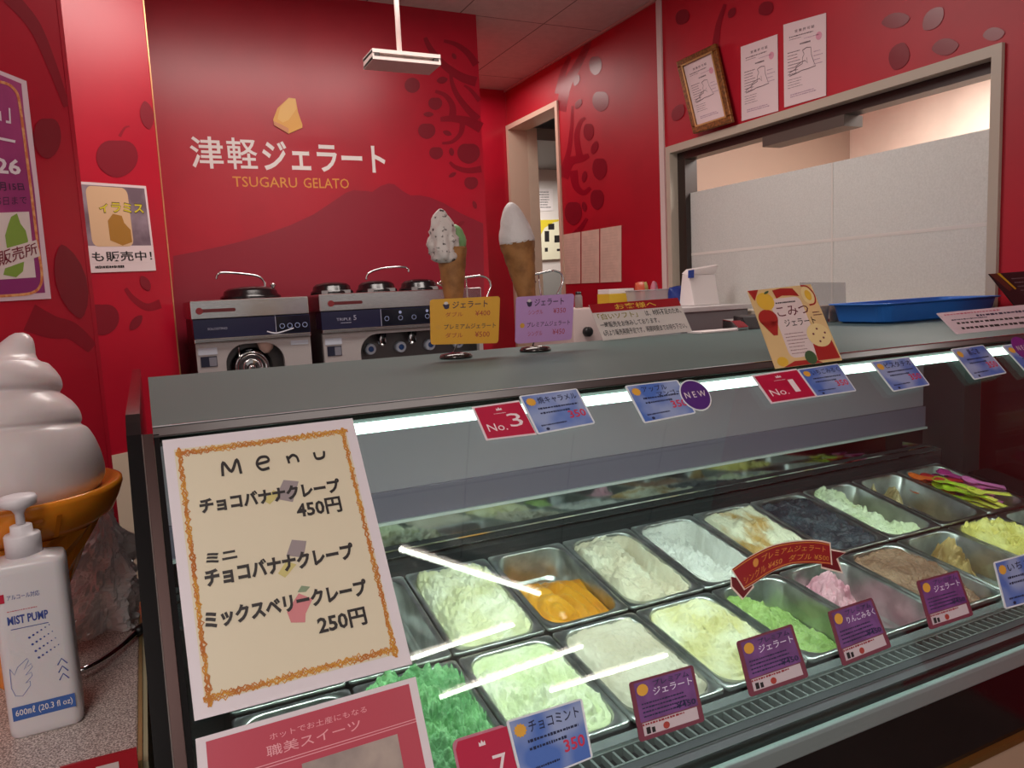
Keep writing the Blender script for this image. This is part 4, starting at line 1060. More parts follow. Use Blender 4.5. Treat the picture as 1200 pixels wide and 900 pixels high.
# ------------------------------------------------------------------ on the top of the case
ZT = H-.1287
def cone_stand(cx, cy, label, wire, post, loop, rad=.034):
    t = thing('cone_stand', (cx, cy, ZT), label, 'cone stand')
    part(MB().lathe([(rad, ZT+.0005), (rad*1.02, ZT+.004), (rad*.9, ZT+.009), (rad*.35, ZT+.012)], pm('stand_base', (70, 66, 64), 0.15, 0.7), 28, M=Matrix.Translation((cx, cy, 0))), 'base', t)
    w = MB()
    w.tube([at_y(*p, cy+.02) for p in wire], .0022, M_CHROME, 7)
    w.tube([at_y(*p, cy+.02) for p in post]+[Vector((cx, cy+.012, ZT+.011))], .0018, M_CHROME, 7)
    w.tube([at_y(*p, cy+.0) for p in loop], .0022, M_CHROME, 7)
    part(w, 'wire_holder', t)
    return t
CY = 1.475
cx1 = at_y(534, 412, CY).x; cx2 = at_y(627, 403, CY).x
cone_stand(cx1, CY, 'chrome wire cone stand behind the yellow price card', curve([(514, 331), (530, 328), (548, 325), (562, 323)], 5)+curve([(562, 323), (571, 326), (575, 334), (573, 341), (569, 352)], 5), [(546, 326), (547, 338), (548, 352), (545, 380)], curve([(512, 332), (524, 336), (540, 334)], 5))
cone_stand(cx2, CY, 'chrome wire cone stand behind the purple price card', curve([(601, 327), (616, 324), (634, 320), (648, 317)], 5)+curve([(648, 317), (657, 320), (660, 328), (657, 337), (653, 345)], 5), [(631, 321), (632, 332), (634, 346), (631, 380)], curve([(600, 328), (612, 333), (628, 330)], 5))
m_waf = pm('waffle_cone', (176, 122, 70), 0.6, col2=(140, 92, 48), vscale=30, bump=0.3)
def waffle_cone(tip_px, rim_px, r0, r1, yy, label):
    a = at_y(*tip_px, yy); b = at_y(*rim_px, yy); ax = (b-a); L = ax.length; zx = ax.normalized(); yx = zx.cross(Vector((1, 0, 0))).normalized(); xx = yx.cross(zx)
    q = Matrix(((xx.x, yx.x, zx.x, 0), (xx.y, yx.y, zx.y, 0), (xx.z, yx.z, zx.z, 0), (0, 0, 0, 1)))
    t = thing('cone_display', a, label, 'ice cream cone', 'display cones on the case top')
    M = Matrix.Translation(a) @ q
    mb = MB(); n = 40
    prof = [(r0+(r1-r0)*j/28, L*j/28) for j in range(29)]
    prof = [(r0*.3, -.004)]+prof+[(r1*1.03, L+.001), (r1*.95, L+.002), (r1*.85, L-.004)]
    mb.lathe(prof, m_waf, n, M, rad=lambda i, j, a_: 1+.04*(1 if ((i+j) % 5 == 0 or (i-j) % 5 == 0) else 0))
    part(mb, 'waffle', t)
    return t, M, L
def blob(M, prof, mat, amp, sd, sx=1, sy=1, off=(0, 0), n=48, lean=0.0):
    prof = curve(prof, 4)
    mb = MB(); vs = []; fs = []; m = len(prof)
    for j, (r, z) in enumerate(prof):
        for i in range(n):
            a = 2*PI*i/n; rr = r*(1+amp*nz(math.cos(a)*2, math.sin(a)*2, z*55+sd)+amp*.6*abs(nz(math.cos(a)*5, math.sin(a)*5, z*150+sd)))
            vs.append((off[0]+lean*z+rr*sx*math.cos(a), off[1]+rr*sy*math.sin(a), z))
    for j in range(m-1):
        for i in range(n): fs.append((j*n+i, j*n+(i+1) % n, (j+1)*n+(i+1) % n, (j+1)*n+i))
    fs.append(tuple(range(n-1, -1, -1))); fs.append(tuple(range((m-1)*n, m*n)))
    mb.add(vs, fs, mat, True, M); return mb
t, M, L = waffle_cone((533, 375), (529, 291), .014, .031, CY-.005, 'display cone with chocolate flecked cream and green gelato, left one')
m_fleck = pm('flecked_cream', (224, 214, 208), 0.5, col2=(60, 42, 38), vscale=90, vlo=.36, vhi=.42, bump=0.3)
m_grn = pm('cone_green', (126, 170, 112), 0.5, bump=0.3)
part(blob(M, [(.012, L-.03), (.024, L-.022), (.027, L-.005), (.027, L+.02), (.022, L+.045), (.015, L+.062), (.008, L+.072), (.003, L+.077)], m_fleck, .30, 1, 1.05, .8, (-.014, -.014), lean=-.05), 'cream_scoop', t)
part(blob(M, [(.012, L-.006), (.022, L+.002), (.024, L+.016), (.020, L+.032), (.012, L+.044), (.004, L+.049)], m_grn, .1, 3, 1, 1, (.010, .008)), 'green_scoop', t)
t, M, L = waffle_cone((621, 368), (606, 284), .013, .037, CY-.005, 'display cone with a tall smooth white gelato peak, right one')
part(blob(M, [(.030, L-.006), (.037, L-.001), (.0375, L+.008), (.033, L+.028), (.026, L+.050), (.017, L+.070), (.009, L+.080), (.003, L+.084)], pm('cone_white', (226, 220, 218), 0.5, bump=0.4, bscale=160), .05, 5), 'white_scoop', t)
def price_card(px, y0, y1, base, edge, label, lines):
    P = [at_y(*px[0], y1), at_y(*px[1], y1), at_y(*px[2], y0), at_y(*px[3], y0)]
    mb = card_mb(*P, base, r=.07, th=.0025)
    ink = pm('pc_ink', (50, 36, 70), 0.5); red = pm('pc_red', (172, 48, 52), 0.5)
    mb.text('ジェラート', ink, (.31, .82, .78, .93), Z1, .012); mb.flat([(.17, .88), (.27, .88), (.26, .79), (.23, .77), (.2, .78)], Z1, ink); mb.flat(circ(.22, .90, .03, 10, .035), Z1, M_PAPER)
    mb.text(lines[0], red, (.21, .46, .60, .70), Z1, .0); mb.text(lines[1], red, (.64, .86, .60, .71), Z1, .0)
    mb.text('プレミアムジェラート', ink, (.19, .95, .33, .44), Z1, .008); mb.flat(circ(.11, .38, .04, 10, .055), Z1, M_SUN)
    mb.text(lines[2], red, (.21, .46, .14, .25), Z1, .0); mb.text(lines[3], red, (.64, .86, .14, .26), Z1, .0)
    return tag(mb.build('price_card'), label, 'card', 'price cards in front of the display cones')
price_card(((504, 351), (586, 347), (584, 402), (505, 404)), CY-.04, CY-.034, pm('card_yellow', (230, 172, 52), 0.4), None, 'yellow handwritten price card in front of the left display cone', ('ダブル', '¥400', 'ダブル', '¥500'))
price_card(((605, 348), (673, 344), (670, 398), (604, 403)), CY-.04, CY-.034, pm('card_lilac', (196, 152, 210), 0.4), None, 'lilac handwritten price card in front of the right display cone', ('シングル', '¥350', 'シングル', '¥450'))
# notice to customers
P = [at_y(690, 357, 1.625), at_y(794, 349, 1.625), at_z(811, 388, ZT+.001), at_z(707, 399, ZT+.001)]
P[2] = at_y(811, 388, 1.585); P[3] = at_y(707, 399, 1.585)
mb = card_mb(*P, pm('notice_white', (232, 226, 220), 0.4), th=.002)
mb.flat([(0, .76), (1, .76), (1, 1), (0, 1)], Z1, pm('notice_red', (176, 24, 36), 0.4)); mb.text('お客様へ', pm('notice_yellow', (240, 200, 70), 0.5), (.26, .72, .80, .96), Z2, .010)
mb.text('「白いソフト」', pm('notice_olive', (150, 140, 40), 0.5), (.04, .47, .55, .72), Z2, .012)
mb.text('は、材料不足のため、', M_BLACKP, (.56, .97, .55, .72), Z2, .010); mb.text('一時販売をお休みしております。', M_BLACKP, (.03, .68, .33, .49), Z2, .010); mb.text('6月より販売再開予定です。再開時期までお待ち下さい。', M_BLACKP, (.03, .96, .10, .27), Z2, .008)
tag(mb.build('notice_board'), 'white notice with red heading standing at the back of the case top', 'sign')
# apple gelato poster leaning on the front edge
P = [at_y(876, 341, .968), at_y(950, 333, .968), at_y(987, 422, .900), at_y(909, 432, .900)]
mb = card_mb(*P, pm('poster_tan', (222, 190, 136), 0.35), th=.0015)
pw = pm('poster_white', (224, 206, 204), 0.4); pr_ = pm('poster_red', (168, 40, 36), 0.4); py_ = pm('poster_gold', (226, 180, 60), 0.4); pk = pm('poster_ink', (110, 40, 54), 0.5); pg = pm('poster_green', (60, 92, 58), 0.5); pc_ = pm('poster_creamlt', (232, 208, 150), 0.5)
mb.flat(rrect(.26, .74, .10, .86, .08), Z1, pw); mb.flat([(.0, 1), (.16, 1), (.05, .86)], Z1, pr_)
mb.flat(circ(.20, .84, .13, 20, .115), Z2, py_); mb.flat(leafpx(.26, .95, .09, .03, 20), Z3, pg)
mb.flat([(.36, .97), (.50, .985), (.68, .97), (.72, .90), (.74, .86), (.62, .88), (.48, .89), (.38, .86)], Z2, pr_)
mb.flat(circ(.15, .62, .14, 20, .115), Z2, pr_); mb.flat([(.02, .58), (.28, .58), (.20, .40), (.14, .40)], Z2, pr_)
mb.flat(circ(.88, .86, .10, 18, .12), Z2, pc_); mb.flat(circ(.88, .86, .05, 14, .07), Z3, py_); mb.stroke(curve([(.82, .99), (.92, .97), (.98, .86), (.94, .75), (.84, .73)], 5), .02, Z3, pr_)
mb.text('こみつ', pk, (.31, .80, .62, .75), Z2, .004); mb.text('ジェラート', M_BLACKP, (.36, .84, .49, .58), Z2, .004); mb.bars(M_BLACKP, (.34, .70, .78, .82), 1, Z2, .5)
mb.bars(pk, (.30, .62, .13, .42), 7, Z2, .22); mb.bars(pk, (.84, .98, .58, .65), 2, Z2, .4)
mb.flat([(.64, .03), (.98, .03), (.96, .26), (.66, .24)], Z2, pr_); mb.flat(circ(.80, .34, .18, 22, .15), Z3, pc_)
for x, y in ((.72, .36), (.85, .30), (.78, .26), (.90, .36), (.80, .42)): mb.flat(circ(x, y, .016, 8, .014), Z4, pk)
mb.flat(circ(.55, .08, .085, 18, .085), Z3, pg); mb.flat([(.12, .0), (.7, .0), (.6, .05), (.3, .06)], Z2, pr_)
mb.flat(circ(.13, .07, .08, 14, .06), Z2, py_)
tag(mb.build('apple_gelato_poster'), 'cream and red apple gelato poster leaning over the front edge of the case', 'poster')
# blue tray
tb = thing('tray', (at_y(1073, 355, 1.475).x, 1.475, ZT), 'bright blue plastic tray on the back of the case top', 'tray')
TXc = at_y(1073, 355, 1.475).x
m_blue = pm('tray_blue', (44, 116, 206), 0.35)
loops = []
tw, tl = .250, .19
for a, b, r, z in ((tw-.03, tl-.03, .03, .0008), (tw-.018, tl-.02, .032, .005), (tw-.006, tl-.006, .034, .050), (tw+.010, tl+.008, .036, .052), (tw+.010, tl+.008, .036, .0555), (tw-.009, tl-.009, .034, .055), (tw-.022, tl-.024, .03, .007), (tw-.034, tl-.034, .028, .0045)):
    loops.append([(x, y, z) for x, y in rrect(-a, a, -b/2, b/2, r, 6)])
mb = MB(); vs = [p for l in loops for p in l]; n = len(loops[0]); fs = [(j*n+i, j*n+(i+1) % n, (j+1)*n+(i+1) % n, (j+1)*n+i) for j in range(len(loops)-1) for i in range(n)]
fs += [tuple(range(n-1, -1, -1)), tuple((len(loops)-1)*n+i for i in range(n))]
mb.add(vs, fs, m_blue, False, Matrix.Translation((TXc, 1.475, ZT)))
part(mb, 'tray_body', tb, bevel=.001)
# white notice at the right, dark flyer stand behind it
P = [at_y(1098, 367, 1.070), at_y(1222, 355, 1.070), at_y(1246, 381, 1.021), at_y(1122, 392, 1.021)]
mb = card_mb(*P, pm('notice_pinkwhite', (226, 210, 218), 0.4), th=.002)
mb.bars(pm('notice_pink', (200, 90, 120), 0.5), (.04, .6, .84, .92), 1, Z1, .7); mb.bars(M_CINK, (.3, .95, .66, .8), 1, Z1, .6); mb.bars(M_CINK, (.06, .4, .58, .68), 1, Z1, .5); mb.bars(M_BLACKP, (.08, .96, .40, .54), 1, Z1, .6); mb.bars(M_BLACKP, (.08, .96, .16, .32), 1, Z1, .6)
tag(mb.build('notice_board'), 'white notice leaning back at the right front of the case top', 'sign')
P = [at_y(1159, 321, 1.27), at_y(1214, 317, 1.27), at_y(1262, 376, 1.25), at_y(1208, 381, 1.25)]
mb = card_mb(*P, pm('flyer_black', (42, 34, 38), 0.35), th=.003)
mb.flat([(0, 1), (.16, 1), (.22, .7), (.12, .66)], Z1, pm('flyer_brown', (96, 50, 40), 0.4)); mb.flat([(.16, 1), (.22, 1), (.30, .7), (.26, .68)], Z1, pm('flyer_yellow', (214, 172, 40), 0.4)); mb.flat([(.44, .2), (.8, .2), (.8, .4), (.52, .4)], Z1, pm('flyer_red', (170, 30, 44), 0.4))
mb.bars(pm('flyer_print', (130, 120, 126), 0.5), (.36, .9, .55, .92), 5, Z1, .3)
tag(mb.build('dark_flyer'), 'black flyer with yellow stripe at the right end of the case top', 'flyer')

# ------------------------------------------------------------------ behind the case: soft serve machines
YM = 2.87
bc = MB(); bc.box(.14, 1.57, 2.70, 3.499, .03, .80, pm('back_counter_steel', (170, 170, 170), 0.3, 0.9)); bc.box(.135, 1.574, 2.68, 3.4995, .8005, .83, M_STEEL)
tag(bc.build('back_counter'), 'steel back counter carrying the two soft serve machines', 'counter')
M_SLAB = pm('machine_side', (120, 118, 118), 0.35, 0.8)
M_LABEL = pm('machine_label', (206, 214, 226), 0.4)
M_LID = pm('lid_black', (24, 20, 22), 0.18)
zpx = lambda px, py: at_y(px, py, YM).z
def machine(name, x0, x1, ztop, label, title, single):
    t = thing('soft_serve_machine', ((x0+x1)/2, YM+.3, .83), label, 'soft serve machine')
    zb = .831; dp = .52
    z1 = ztop-.066; z2 = z1-.066; z3 = z2-.016
    w = x1-x0
    part(MB().box(x0, x1, YM, YM+dp, z1, ztop, M_STEEL), 'top_hood', t, bevel=.004)
    sl = MB(); sl.prism(rrect(x0+.06*w+.004, x0+.06*w+.004+min(.12, .3*w), z1+.024, z1+.036, .0055), 0, .003, pm('slot_red', (96, 30, 34), 0.4), M=Matrix(((1, 0, 0, 0), (0, 0, -1, YM), (0, 1, 0, 0), (0, 0, 0, 1))))
    sl.prism(circ(x0+.06*w+.004, z1+.03, .012, 16), .0005, .004, pm('badge_red', (130, 40, 44), 0.3), M=Matrix(((1, 0, 0, 0), (0, 0, -1, YM), (0, 1, 0, 0), (0, 0, 0, 1))))
    part(sl, 'maker_badge', t)
    FM = Matrix(((1, 0, 0, 0), (0, 0, -1, YM-.002), (0, 1, 0, 0), (0, 0, 0, 1)))
    bnd = MB().box(x0+.004, x1-.001, YM-.001, YM+.1, z2, z1-.0005, M_NAVY)
    silver = pm('panel_silver', (170, 170, 190), 0.4)
    if single: bnd.text('SOLOISTINO', silver, (x0+.05, x0+.115, z2+.028, z2+.036), .0004, M=FM)
    else:
        bnd.text('TRIPLE', silver, (x0+.06, x0+.115, z2+.030, z2+.040), .0004, M=FM); bnd.text('5', silver, (x0+.125, x0+.136, z2+.030, z2+.048), .0004, M=FM); bnd.bars(silver, (x0+.075, x0+.125, z2+.018, z2+.025), 1, .0004, .4, M=FM)
    part(bnd, 'navy_band', t)
    cp = MB()
    cx0 = x0+(.70 if single else .355)*w
    cp.box(cx0, x1-.004, YM-.004, YM+.02, z2+.003, z1-.003, pm('control_black', (14, 16, 30), 0.12))
    cp.box(cx0-.003, cx0-.001, YM-.0045, YM+.01, z2+.001, z1-.001, silver)
    ctl = pm('control_print', (170, 184, 226), 0.4)
    FM2 = Matrix(((1, 0, 0, 0), (0, 0, -1, YM-.0042), (0, 1, 0, 0), (0, 0, 0, 1)))
    nb = 4 if single else 8
    btn = []
    for i in range(nb):
        x = cx0+.02+(x1-cx0-.04)*i/(nb-1)
        btn.append(MB().stroke(circ(x, z2+.028, .0085, 16)+[(x+.0085, z2+.028)], .0016, .0002, ctl, M=FM2))
        if not single and i % 2: btn.append(MB().flat(circ(x, z2+.05, .006, 10), .0002, ctl, M=FM2))
    if single: cp.stroke(curve([(cx0-.035, z2+.012), (cx0, z2+.004), (cx0+.06, z2+.018)], 6), .004, .0003, pm('smile_white', (226, 226, 236), 0.4), M=FM2)
    else: cp.flat(rrect(cx0+.55*(x1-cx0), cx0+.63*(x1-cx0), z2+.012, z2+.056, .008), .0003, pm('control_blue', (40, 90, 210), 0.3, emit=.6), M=FM2)
    cpo = part(cp, 'control_panel', t)
    for q_ in btn: part(q_, 'button_mark', cpo)
    part(MB().box(x0+.003, x1-.001, YM-.012, YM+.02, z3, z2-.0005, M_STEEL), 'silver_lip', t, bevel=.003)
    # lower front with an arched recess
    ax0, ax1 = (x0+.25*w, x0+.75*w) if single else (x0+.22*w, x1-.02)
    az = z3-.012
    M_LOWER = pm('machine_front', (196, 190, 188), 0.35, 0.35)
    bd = MB()
    bd.box(x0+.006, ax0, YM+.003, YM+.03, zb, z3-.0005, M_LOWER); bd.box(ax1, x1-.003, YM+.003, YM+.03, zb, z3-.0005, M_LOWER)
    R = min(.07, (ax1-ax0)/2)
    for sgn, xa in ((1, ax0), (-1, ax1)):
        arc = [(xa+sgn*(R-R*math.cos(a)), az-R+R*math.sin(a)) for a in [PI/2*i/10 for i in range(11)]]
        bd.prism([(xa, z3-.0005)]+arc+[(xa+sgn*R, z3-.0005)], -.03, -.003, M_LOWER, M=Matrix(((1, 0, 0, 0), (0, 0, -1, YM), (0, 1, 0, 0), (0, 0, 0, 1))))
    bd.box(ax0+R, ax1-R, YM+.003, YM+.03, az, z3-.0005, M_LOWER)
    bd.box(x0+.006, x1-.003, YM+.11, YM+dp-.01, zb, z1, M_SLAB)
    bd.box(x0+.006, x0+.02, YM+.03, YM+.11, zb, z1, M_SLAB); bd.box(x1-.017, x1-.003, YM+.03, YM+.11, zb, z1, M_SLAB)
    part(bd, 'body', t)
    lb = MB()
    if single: part(MB().box(x1-.075, x1-.012, YM+.001, YM+.0028, z3-.028, z3-.012, M_LABEL), 'label_plate', t)
    part(MB().box(x0+.018, x0+.072, YM+.001, YM+.0028, z3-.085, z3-.048, pm('label_dark', (40, 42, 60), 0.3)).box(x0+.046, x0+.070, YM+.0002, YM+.0009, z3-.083, z3-.052, pm('label_mid', (130, 130, 140), 0.4)), 'rating_plate', t)
    lb.box(x0+.012, x0+.075, YM+.001, YM+.003, z3-.042, z3-.018, M_LABEL)
    part(lb, 'label_plate', t)
    Ry = Matrix(((1, 0, 0, 0), (0, 0, -1, 0), (0, 1, 0, 0), (0, 0, 0, 1)))
    spouts = [((ax0+ax1)/2-.005, .062)] if single else [(ax0+.06+(ax1-ax0-.12)*i/3, .022) for i in range(4)]
    for k, (sx_, sr) in enumerate(spouts):
        M = Matrix.Translation((sx_, YM+.11, z3-(.105 if single else .075))) @ Ry
        if single:
            part(MB().lathe([(sr*1.2, 0), (sr*1.2, .02), (sr, .03), (sr*.8, .034), (sr*.75, .012), (.02, .010), (.02, .03), (.004, .034)], M_CHROME, 32, M), 'dispensing_door', t)
            part(MB().tube([(sx_-.045, YM+.06, z3-.004), (sx_-.043, YM+.07, z3-.07)], .004, M_CHROME), 'lever', t)
            part(MB().lathe([(.01, -.05), (.024, -.035), (.030, -.015), (.032, .0)], pm('nozzle_pink', (214, 180, 166), 0.4), 20, Matrix.Translation((sx_+.05, YM+.045, z3-.002))), 'nozzle', t)
        else:
            part(MB().lathe([(sr, 0), (sr, .03), (sr*.9, .036), (sr*.62, .037)], pm('nut_blue', (206, 216, 232), 0.35), 24, M).lathe([(sr*.6, .0365), (sr*.3, .0385), (.002, .039)], pm('nut_core', (44, 84, 150), 0.3), 20, M), 'nozzle_nut', t)
            part(MB().lathe([(.012, -.06), (.018, -.045), (.020, -.005), (.012, .0)], M_CHROME, 16, Matrix.Translation((sx_+.045, YM+.07, z3-.004))), 'spout', t)
            part(MB().tube([(sx_+.045, YM+.05, z3-.002), (sx_+.04, YM+.028, z3-.03), (sx_+.042, YM+.03, z3-.055)], .007, M_BLACK), 'lever', t)
    # lids on top
    lids = [((x0+x1)/2+.02, .098)] if single else [(x0+.085, .074), (x0+.265, .074), (x0+.445, .074)]
    for k, (lx, lr) in enumerate(lids):
        M = Matrix.Translation((lx, YM+.15, ztop))
        l_ = part(MB().lathe([(lr*1.12, .0005), (lr*1.1, .010), (lr, .016), (lr*.96, .030), (lr*.8, .040), (lr*.4, .046), (.004, .047)], M_LID, 36, M), 'hopper_lid', t)
        if not single: part(MB().box(lx-lr*.75, lx+lr*.75, YM+.075, YM+.082, ztop+.001, ztop+.014, pm('lid_grey', (128, 124, 124), 0.4)), 'lid_clip', l_)
    return l_, ztop
x0 = at_y(222, 353, YM).x; x1 = at_y(361, 348, YM).x
t, zt_ = machine('m1', x0, x1, zpx(222, 353), 'single soft serve machine with one round lid, nearest the gold trim', None, True)
YH = YM+.15
part(MB().tube(curve([at_y(253, 327, YH), at_y(257, 320, YH), at_y(275, 320, YH), at_y(300, 323, YH), at_y(309, 329, YH), at_y(311, 338, YH)], 5), .0045, M_CHROME, 8), 'lid_handle', t)
part(MB().lathe([(.006, 0), (.006, .012), (.011, .016), (.011, .024), (.004, .028)], M_CHROME, 14, Matrix.Translation((at_y(320, 336, YH).x, YH, zt_+.03))), 'lid_knob', t)
x0 = at_y(373, 345, YM).x; x1 = x0+.66
t, zt_ = machine('m2', x0, x1, zpx(373, 345), 'triple soft serve machine with three lids and blue lit panel, behind the yellow card', None, False)
part(MB().tube(curve([at_y(429, 328, YH), at_y(432, 320, YH), at_y(450, 314, YH), at_y(475, 313, YH), at_y(479, 319, YH)], 5), .0045, M_CHROME, 8), 'lid_handle', t)

# ------------------------------------------------------------------ things along the right wall behind the case
cab = thing('staff_cabinet', (2.08, 2.95, 0), 'grey cabinet with a white top standing against the red wall behind the case', 'cabinet')
cx0_ = 1.93
ZCB = 1.45-.090
part(MB().box(cx0_, 2.285, 2.45, 3.30, .05, ZCB-.02, pm('cabinet_grey', (150, 152, 156), 0.4)), 'cabinet_body', cab, bevel=.003)
part(MB().box(cx0_-.012, 2.287, 2.43, 3.31, ZCB-.0195, ZCB, pm('cabinet_white', (226, 222, 222), 0.35)), 'cabinet_top', cab, bevel=.002)
part(MB().box(cx0_-.001, cx0_+.3, 2.44, 3.2, 0, .0495, M_BLACK), 'cabinet_base', cab)
# basket of wrapped packs
bk = thing('basket', (2.1, 2.79, ZCB), 'clear plastic basket of wrapped packs beside the navy pouch', 'basket')
def at_cab(px, py, y): return at_y(px, py, y)
a = at_y(742, 350, 2.78); b = at_y(782, 346, 2.78)
mb = MB(); m_bk = glassmat('basket_plastic', (214, 206, 204), 1.0, 1.4, 0.2, 0.35)
L1 = [(x, y, ZCB+.001) for x, y in rrect(a.x+.008, b.x-.008, 2.72, 2.84, .015, 4)]; L2 = [(x, y, ZCB+.075) for x, y in rrect(a.x, b.x, 2.712, 2.848, .015, 4)]
n = len(L1); mb.add(L1+L2, [(i, (i+1) % n, n+(i+1) % n, n+i) for i in range(n)]+[tuple(range(n))], m_bk)
part(mb, 'basket_wall', bk)
part(MB().tube([(p[0], p[1], p[2]) for p in L2], .003, m_bk, 6, True), 'basket_rim', bk)
def pack(name, x, y, z, w, d, h, mat, label, cat, group=None, rz=0.0, tilt=0.0, sd=0):
    mb = MB()
    def f(u, v):
        th = 2*PI*u; s = math.sin(PI*min(1, max(0, v)))**.5 if 0 < v < 1 else .12
        ww = w/2*(1 if .05 < v < .95 else .96); dd = d/2*max(.1, s)
        c, q = math.cos(th), math.sin(th)
        return (ww*math.copysign(abs(c)**.5, c)*(1+.05*nz(u*6, v*5, sd)), dd*math.copysign(abs(q)**.8, q), h*v+.004*nz(u*9, v*7, sd))
    mb.grid(f, 28, 14, mat)
    o = mb.build(name); o.matrix_world = Matrix.Translation((x, y, z)) @ Matrix.Rotation(rz, 4, 'Z') @ Matrix.Rotation(tilt, 4, 'Y')
    return tag(o, label, cat, group)
for i, (dx, dy, col, nm_) in enumerate(((.03, -.02, (206, 90, 60), 'orange'), (.065, .01, (170, 160, 90), 'olive'), (.10, -.015, (200, 120, 140), 'pink'))):
    pack('wrapped_pack', a.x+dx, 2.78+dy, ZCB+.012, .045, .03, .10, pm('pack_'+nm_, col, 0.35), '%s wrapped pack standing in the clear basket' % nm_, 'packet', None, .3*i, .1*(i-1), i)
p = at_y(797, 352, 2.68)
pack('navy_pouch', p.x, 2.68, ZCB+.002, .10, .06, .085, pm('pouch_navy', (34, 54, 130), 0.4), 'navy blue pouch between the basket and the white paper bag', 'pouch', None, 0, -.1, 5)
p1 = at_y(806, 345, 2.60); p2 = at_y(836, 345, 2.60)
wb_ = thing('paper_bag', ((p1.x+p2.x)/2, 2.60, ZCB), 'white paper bag with a folded flap and blue strip before the window', 'bag')
mb = MB(); xx0, xx1 = p1.x, p2.x
zt2 = at_y(820, 322, 2.60).z
mb.add([(xx0, 2.56, ZCB+.001), (xx1, 2.56, ZCB+.001), (xx1, 2.66, ZCB+.001), (xx0, 2.66, ZCB+.001), (xx0-.004, 2.585, zt2), (xx1-.002, 2.585, zt2), (xx1-.002, 2.63, zt2+.006), (xx0-.004, 2.63, zt2+.006)], [(0, 3, 2, 1), (4, 5, 6, 7), (0, 1, 5, 4), (1, 2, 6, 5), (2, 3, 7, 6), (3, 0, 4, 7)], M_PAPER)
part(mb, 'bag_body', wb_, bevel=.003)
q = at_y(838, 311, 2.60)
mb = MB(); mb.add([(xx0-.004, 2.585, zt2+.001), (xx1-.002, 2.585, zt2+.001), (q.x, 2.58, q.z), (xx0+.02, 2.585, zt2+.022), (xx0-.004, 2.632, zt2+.008), (xx1-.002, 2.632, zt2+.008), (q.x, 2.60, q.z+.004), (xx0+.02, 2.632, zt2+.026)], [(0, 1, 2, 3), (7, 6, 5, 4), (0, 4, 5, 1), (1, 5, 6, 2), (2, 6, 7, 3), (3, 7, 4, 0)], M_PAPER)
part(mb, 'bag_flap', wb_)
part(MB().add([(xx0-.012, 2.575, zt2-.012), (xx0+.014, 2.575, zt2-.012), (xx0+.016, 2.575, zt2+.022), (xx0-.010, 2.575, zt2+.020), (xx0-.012, 2.582, zt2-.012), (xx0+.014, 2.582, zt2-.012), (xx0+.016, 2.582, zt2+.022), (xx0-.010, 2.582, zt2+.020)], [(0, 1, 2, 3), (7, 6, 5, 4), (0, 4, 5, 1), (1, 5, 6, 2), (2, 6, 7, 3), (3, 7, 4, 0)], pm('strip_blue', (40, 70, 160), 0.4)), 'blue_strip', wb_)
# yellow and white boxes beside the basket
p1 = at_y(711, 350, 2.95); p2 = at_y(741, 348, 2.95); z_ = at_y(725, 344, 2.95).z
yb = MB().box(p1.x, p2.x, 2.93, 3.03, ZCB+.001, z_, pm('box_yellow', (214, 176, 50), 0.45)); yb.box(p1.x+.002, p2.x-.002, 2.932, 3.028, z_, z_+.022, M_PAPER)
tag(yb.build('yellow_box', bevel=.002), 'yellow box with a white lid behind the notice to customers', 'box')
# appliance near the doorway
ap = thing('white_appliance', (1.75, 3.05, 0), 'pinkish white appliance with a round black knob left of the notice', 'appliance')
q1 = at_y(676, 362, 2.95); q2 = at_y(717, 360, 2.95)
part(MB().box(q1.x-.02, 1.905, 2.95, 3.35, .03, at_y(690, 361, 2.95).z, pm('appliance_pink', (214, 194, 190), 0.4)), 'housing', ap, bevel=.004)
kp = at_y(683, 389, 2.95)
part(MB().lathe([(.022, 0), (.022, .02), (.015, .026), (.002, .027)], M_BLACK, 24, Matrix.Translation((kp.x+.02, 2.949, kp.z)) @ Matrix(((1, 0, 0, 0), (0, 0, -1, 0), (0, 1, 0, 0), (0, 0, 0, 1)))), 'knob', ap)
part(MB().box(q1.x-.01, 1.89, 3.0, 3.3, 0, .0295, M_BLACK), 'plinth', ap)
# jar on the appliance
jp = at_y(678, 352, 3.05); zj = at_y(690, 361, 2.95).z
jr = thing('glass_jar', (jp.x, 3.05, zj), 'small glass jar standing on the white appliance beside the lilac card', 'jar')
part(MB().lathe([(.018, zj+.001), (.018, zj+.05), (.013, zj+.062)], glassmat('jar_glass', (200, 190, 176), 1.0, 1.45, 0, .25), 20, Matrix.Translation((jp.x, 3.05, 0))), 'jar_body', jr)
part(MB().lathe([(.014, zj+.0625), (.014, zj+.075), (.002, zj+.076)], M_DARKST, 20, Matrix.Translation((jp.x, 3.05, 0))), 'jar_lid', jr)
